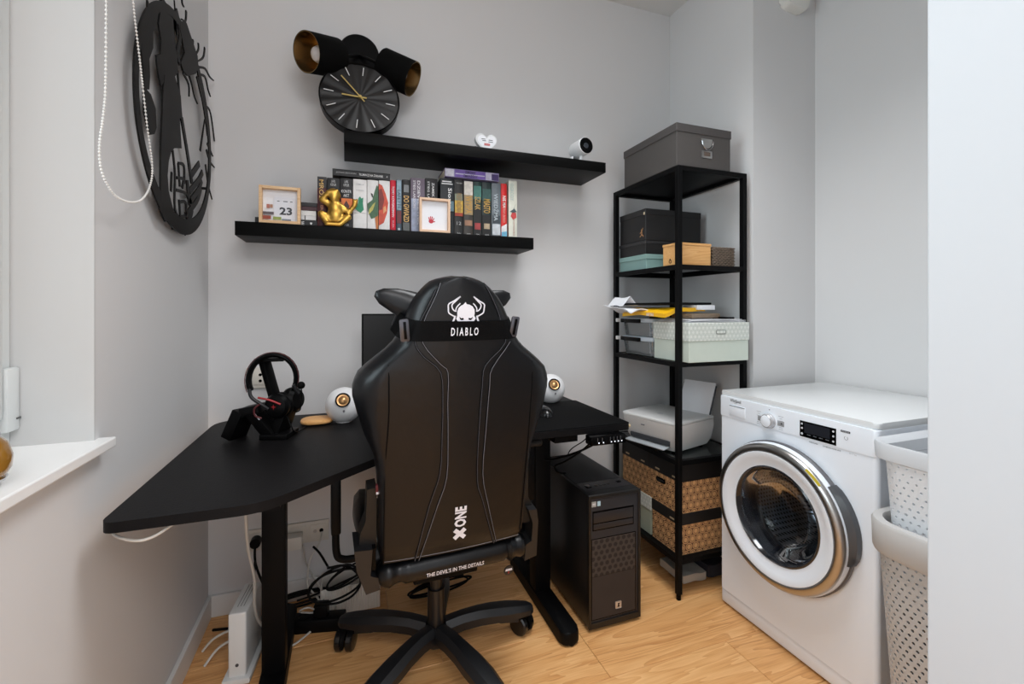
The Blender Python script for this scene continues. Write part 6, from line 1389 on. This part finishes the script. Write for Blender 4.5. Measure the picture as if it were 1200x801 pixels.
# ================================================================== WALL ART
POLYS= [[(1.489,2.016),(1.593,2.082),(1.599,2.058),(1.58,2.014),(1.586,1.985),(1.593,1.956),(1.613,1.929),(1.62,1.884),(1.593,1.857),(1.53,1.827),(1.489,1.781),(1.472,1.803),(1.461,1.828),(1.456,1.849),(1.485,1.866),(1.489,1.907),(1.472,1.941),(1.485,1.988)],[(1.399,1.959),(1.485,2.014),(1.467,1.963),(1.456,1.923),(1.434,1.898),(1.434,1.856),(1.409,1.814),(1.414,1.771),(1.409,1.736),(1.38,1.723),(1.37,1.782),(1.361,1.816),(1.38,1.874),(1.399,1.926)],[(1.375,1.729),(1.419,1.728),(1.45,1.704),(1.456,1.656),(1.442,1.634),(1.414,1.622),(1.399,1.634),(1.38,1.667)],[(1.512,1.823),(1.593,1.857),(1.641,1.822),(1.655,1.76),(1.495,1.696),(1.5,1.76)],[(1.495,1.7),(1.631,1.754),(1.648,1.665),(1.586,1.645),(1.561,1.627),(1.542,1.594),(1.533,1.551),(1.542,1.508),(1.567,1.477),(1.593,1.45),(1.518,1.418),(1.478,1.445),(1.483,1.481),(1.485,1.603)],[(1.641,2.05),(1.692,2.075),(1.738,2.056),(1.771,2.043),(1.805,2.029),(1.814,1.996),(1.788,1.961),(1.707,1.914),(1.662,1.91),(1.641,1.924),(1.677,1.972),(1.655,2.0),(1.634,2.021)],[(1.495,1.483),(1.518,1.453),(1.593,1.426),(1.692,1.414),(1.823,1.473),(1.878,1.528),(1.907,1.488),(1.823,1.418),(1.707,1.383),(1.593,1.384),(1.518,1.413)]]
THIN= [[(1.768,2.062),(1.764,2.018)],[(1.823,2.082),(1.823,2.06),(1.788,2.02)],[(1.897,2.106),(1.878,2.062),(1.814,2.015)],[(1.805,1.991),(1.897,2.032),(1.958,2.032),(2.011,2.043)],[(1.814,1.971),(1.897,2.003),(1.937,1.976),(1.968,1.963)],[(1.722,1.927),(1.754,1.909),(1.779,1.883),(1.814,1.871)],[(1.669,1.906),(1.722,1.894),(1.726,1.857)],[(1.805,1.959),(1.878,1.904),(1.958,1.908),(2.0,1.86),(2.022,1.816)],[(1.927,1.775),(2.0,1.752)],[(1.917,1.749),(1.958,1.721),(2.022,1.716)],[(1.907,1.694),(1.937,1.633),(1.99,1.587)],[(1.844,1.722),(1.897,1.851)],[(1.699,2.115),(1.692,2.08),(1.655,2.063)],[(1.655,2.142),(1.662,2.117),(1.677,2.114)],[(1.62,1.889),(1.641,1.802),(1.662,1.738)],[(1.58,1.638),(1.599,1.574),(1.599,1.47),(1.662,1.444)],[(1.573,1.571),(1.567,1.514)],[(1.627,1.613),(1.641,1.546)],[(1.627,1.613),(1.677,1.62),(1.68,1.566)],[(1.613,1.566),(1.669,1.576),(1.662,1.547)],[(1.606,1.528),(1.692,1.539),(1.722,1.526)],[(1.634,1.506),(1.648,1.441)],[(1.641,1.5),(1.692,1.509),(1.692,1.469),(1.641,1.457)],[(1.567,1.436),(1.634,1.438),(1.692,1.409)],[(1.788,1.466),(1.73,1.441),(1.707,1.416)]]
FAT= [[(1.655,1.761),(1.707,1.675),(1.754,1.586)],[(1.832,1.674),(1.746,1.61)],[(1.869,1.655),(1.823,1.614),(1.73,1.554)],[(1.859,1.624),(1.823,1.582),(1.722,1.516)],[(1.85,1.594),(1.805,1.54),(1.692,1.469)],[(1.606,2.062),(1.627,2.041),(1.641,1.996),(1.62,1.942),(1.641,1.919)],[(1.823,1.968),(1.897,1.878),(1.937,1.807)],[(1.707,1.452),(1.754,1.497),(1.722,1.536),(1.707,1.584)]]

art = thing('wall_art', 'round black cut-out wall ornament of a winged figure and runes on the left wall', 'wall art', (-0.48, 1.645, 1.40))
art_m = M('black_cut_steel', (20, 19, 19), 0.5, var=0.12, scale=14, spec=0.15)
AY, AZ, AR = 1.645, 1.7286, 0.3245
ax_ = -0.480
g = G(); n = 96; R = []
for r, x in ((AR, ax_), (AR, ax_ + 0.0045), (AR - 0.026, ax_ + 0.0045), (AR - 0.026, ax_)):
    R.append([V((x, AY + (r - (0.024 * max(0, -math.sin(2 * PI * k / n)) ** 3 if r < AR else 0)) * math.cos(2 * PI * k / n), AZ + (r - (0.024 * max(0, -math.sin(2 * PI * k / n)) ** 3 if r < AR else 0)) * math.sin(2 * PI * k / n))) for k in range(n)])
g.rings(R, closed=True); part('outer_ring', g, art_m, art)
def apoly(p, t, nm):
    # carry the two shapes that leave the frame up to the ring
    g = G(); g.prism(p, (ax_, 0, 0), YA, ZA, XA, t); part(nm, g, art_m, art, smooth=False)
for i, p in enumerate(POLYS[:6]):
    p = list(p)
    if i == 0: p = p[:1] + [(p[0][0] - 0.02, 1.96), (p[0][0] + 0.01, 2.03), (p[1][0] + 0.02, 2.03), (p[1][0] + 0.02, 1.99)] + p[1:]
    if i == 1: p = p[:1] + [(p[0][0] + 0.02, 1.95), (p[1][0] - 0.01, 1.98)] + p[1:]
    apoly(p, 0.004 + 0.0002 * i, ('figure_body', 'wing', 'wing', 'figure_leg', 'figure_leg', 'beast', 'lower_band')[i])
for i, p in enumerate(THIN):
    g = G(); g.strip(p, 0.0095, (ax_, 0, 0), YA, ZA, XA, 0.0036 + 0.0001 * (i % 5), taper=(i < 14)); part('tendril' if i < 15 else 'rune', g, art_m, art, smooth=False)
for i, p in enumerate(FAT):
    g = G(); g.strip(p, 0.020, (ax_, 0, 0), YA, ZA, XA, 0.0038 + 0.0001 * (i % 4), taper=False); part('wide_band', g, art_m, art, smooth=False)
for yy_, zz_ in ((1.92, 1.61), (1.645, 1.42), (1.645, 2.03)):
    g = G(); g.cyl((LW, yy_, zz_), (ax_ + 0.001, yy_, zz_), 0.005, n=12); part('wall_spacer', g, art_m, art)

# blind chain
ch_ = thing('blind_chain', 'white beaded roller-blind chain hanging in a loop by the window', 'chain', (-0.46, 1.27, 1.42))
cpts = [V((-0.462, y, z)) for y, z in ((1.165, 2.10), (1.157, 1.95), (1.153, 1.805), (1.150, 1.629), (1.140, 1.560), (1.126, 1.500), (1.132, 1.455), (1.160, 1.428), (1.200, 1.414), (1.267, 1.418), (1.325, 1.438), (1.370, 1.480), (1.385, 1.535), (1.352, 1.63), (1.318, 1.745), (1.276, 1.883), (1.262, 2.0), (1.255, 2.10))]
dense = catmull(cpts, 40, False); beads = [dense[0]]; acc = 0
for a, b in zip(dense, dense[1:]):
    acc += (b - a).length
    if acc >= 0.0062: beads.append(b); acc = 0
bead_m = M('bead_white', (226, 224, 220), 0.4)
g = G()
for p in beads: g.ball(p, 0.0026, 8, 6)
part('beads', g, bead_m, ch_, kind='stuff')
g = G(); g.tube(cpts, 0.0007, 5, sub=8); part('cord', g, bead_m, ch_)

# motion sensor high in the alcove
sn = thing('motion_sensor', 'small white wall sensor high up above the washing machine', 'sensor', (1.86, 1.49, 2.49))
g = G(); g.prism(rounded([(-0.068, 0.012), (-0.050, 0.0), (0.050, -0.012), (0.066, 0.035), (0.066, 0.12), (-0.068, 0.12)], 0.015), (1.862, 1.4895, 2.505), XA, ZA, -YA, 0.045, bev=0.010); part('housing', g, M('sensor_white', (226, 224, 218), 0.4), sn)
# amber glass jar on the sill
jr = thing('amber_jar', 'round amber glass jar with chrome clasps on the window sill', 'jar', (-0.545, 0.925, 0.9))
jc = V((-0.545, 0.925, 0.944))
g = G(); g.lathe((jc.x, jc.y, 0.9003), ZA, [(0.0, 0.0), (0.026, 0.0), (0.042, 0.010), (0.0515, 0.028), (0.0525, 0.046), (0.047, 0.066), (0.034, 0.080), (0.0, 0.082)], 40); part('glass_body', g, M('amber_glass', (150, 106, 40), 0.08, coat=0.4, var=0.2, scale=12), jr)
g = G(); g.lathe((jc.x, jc.y, 0.976), ZA, [(0.036, 0.0), (0.039, 0.002), (0.038, 0.008), (0.030, 0.013), (0.0, 0.014)], 36); part('lid', g, chrome_m, jr)
g = G(); g.lathe((jc.x, jc.y, 0.906), ZA, [(0.038, 0.0), (0.0445, 0.003), (0.047, 0.008), (0.044, 0.009)], 40); part('chrome_foot', g, chrome_m, jr)
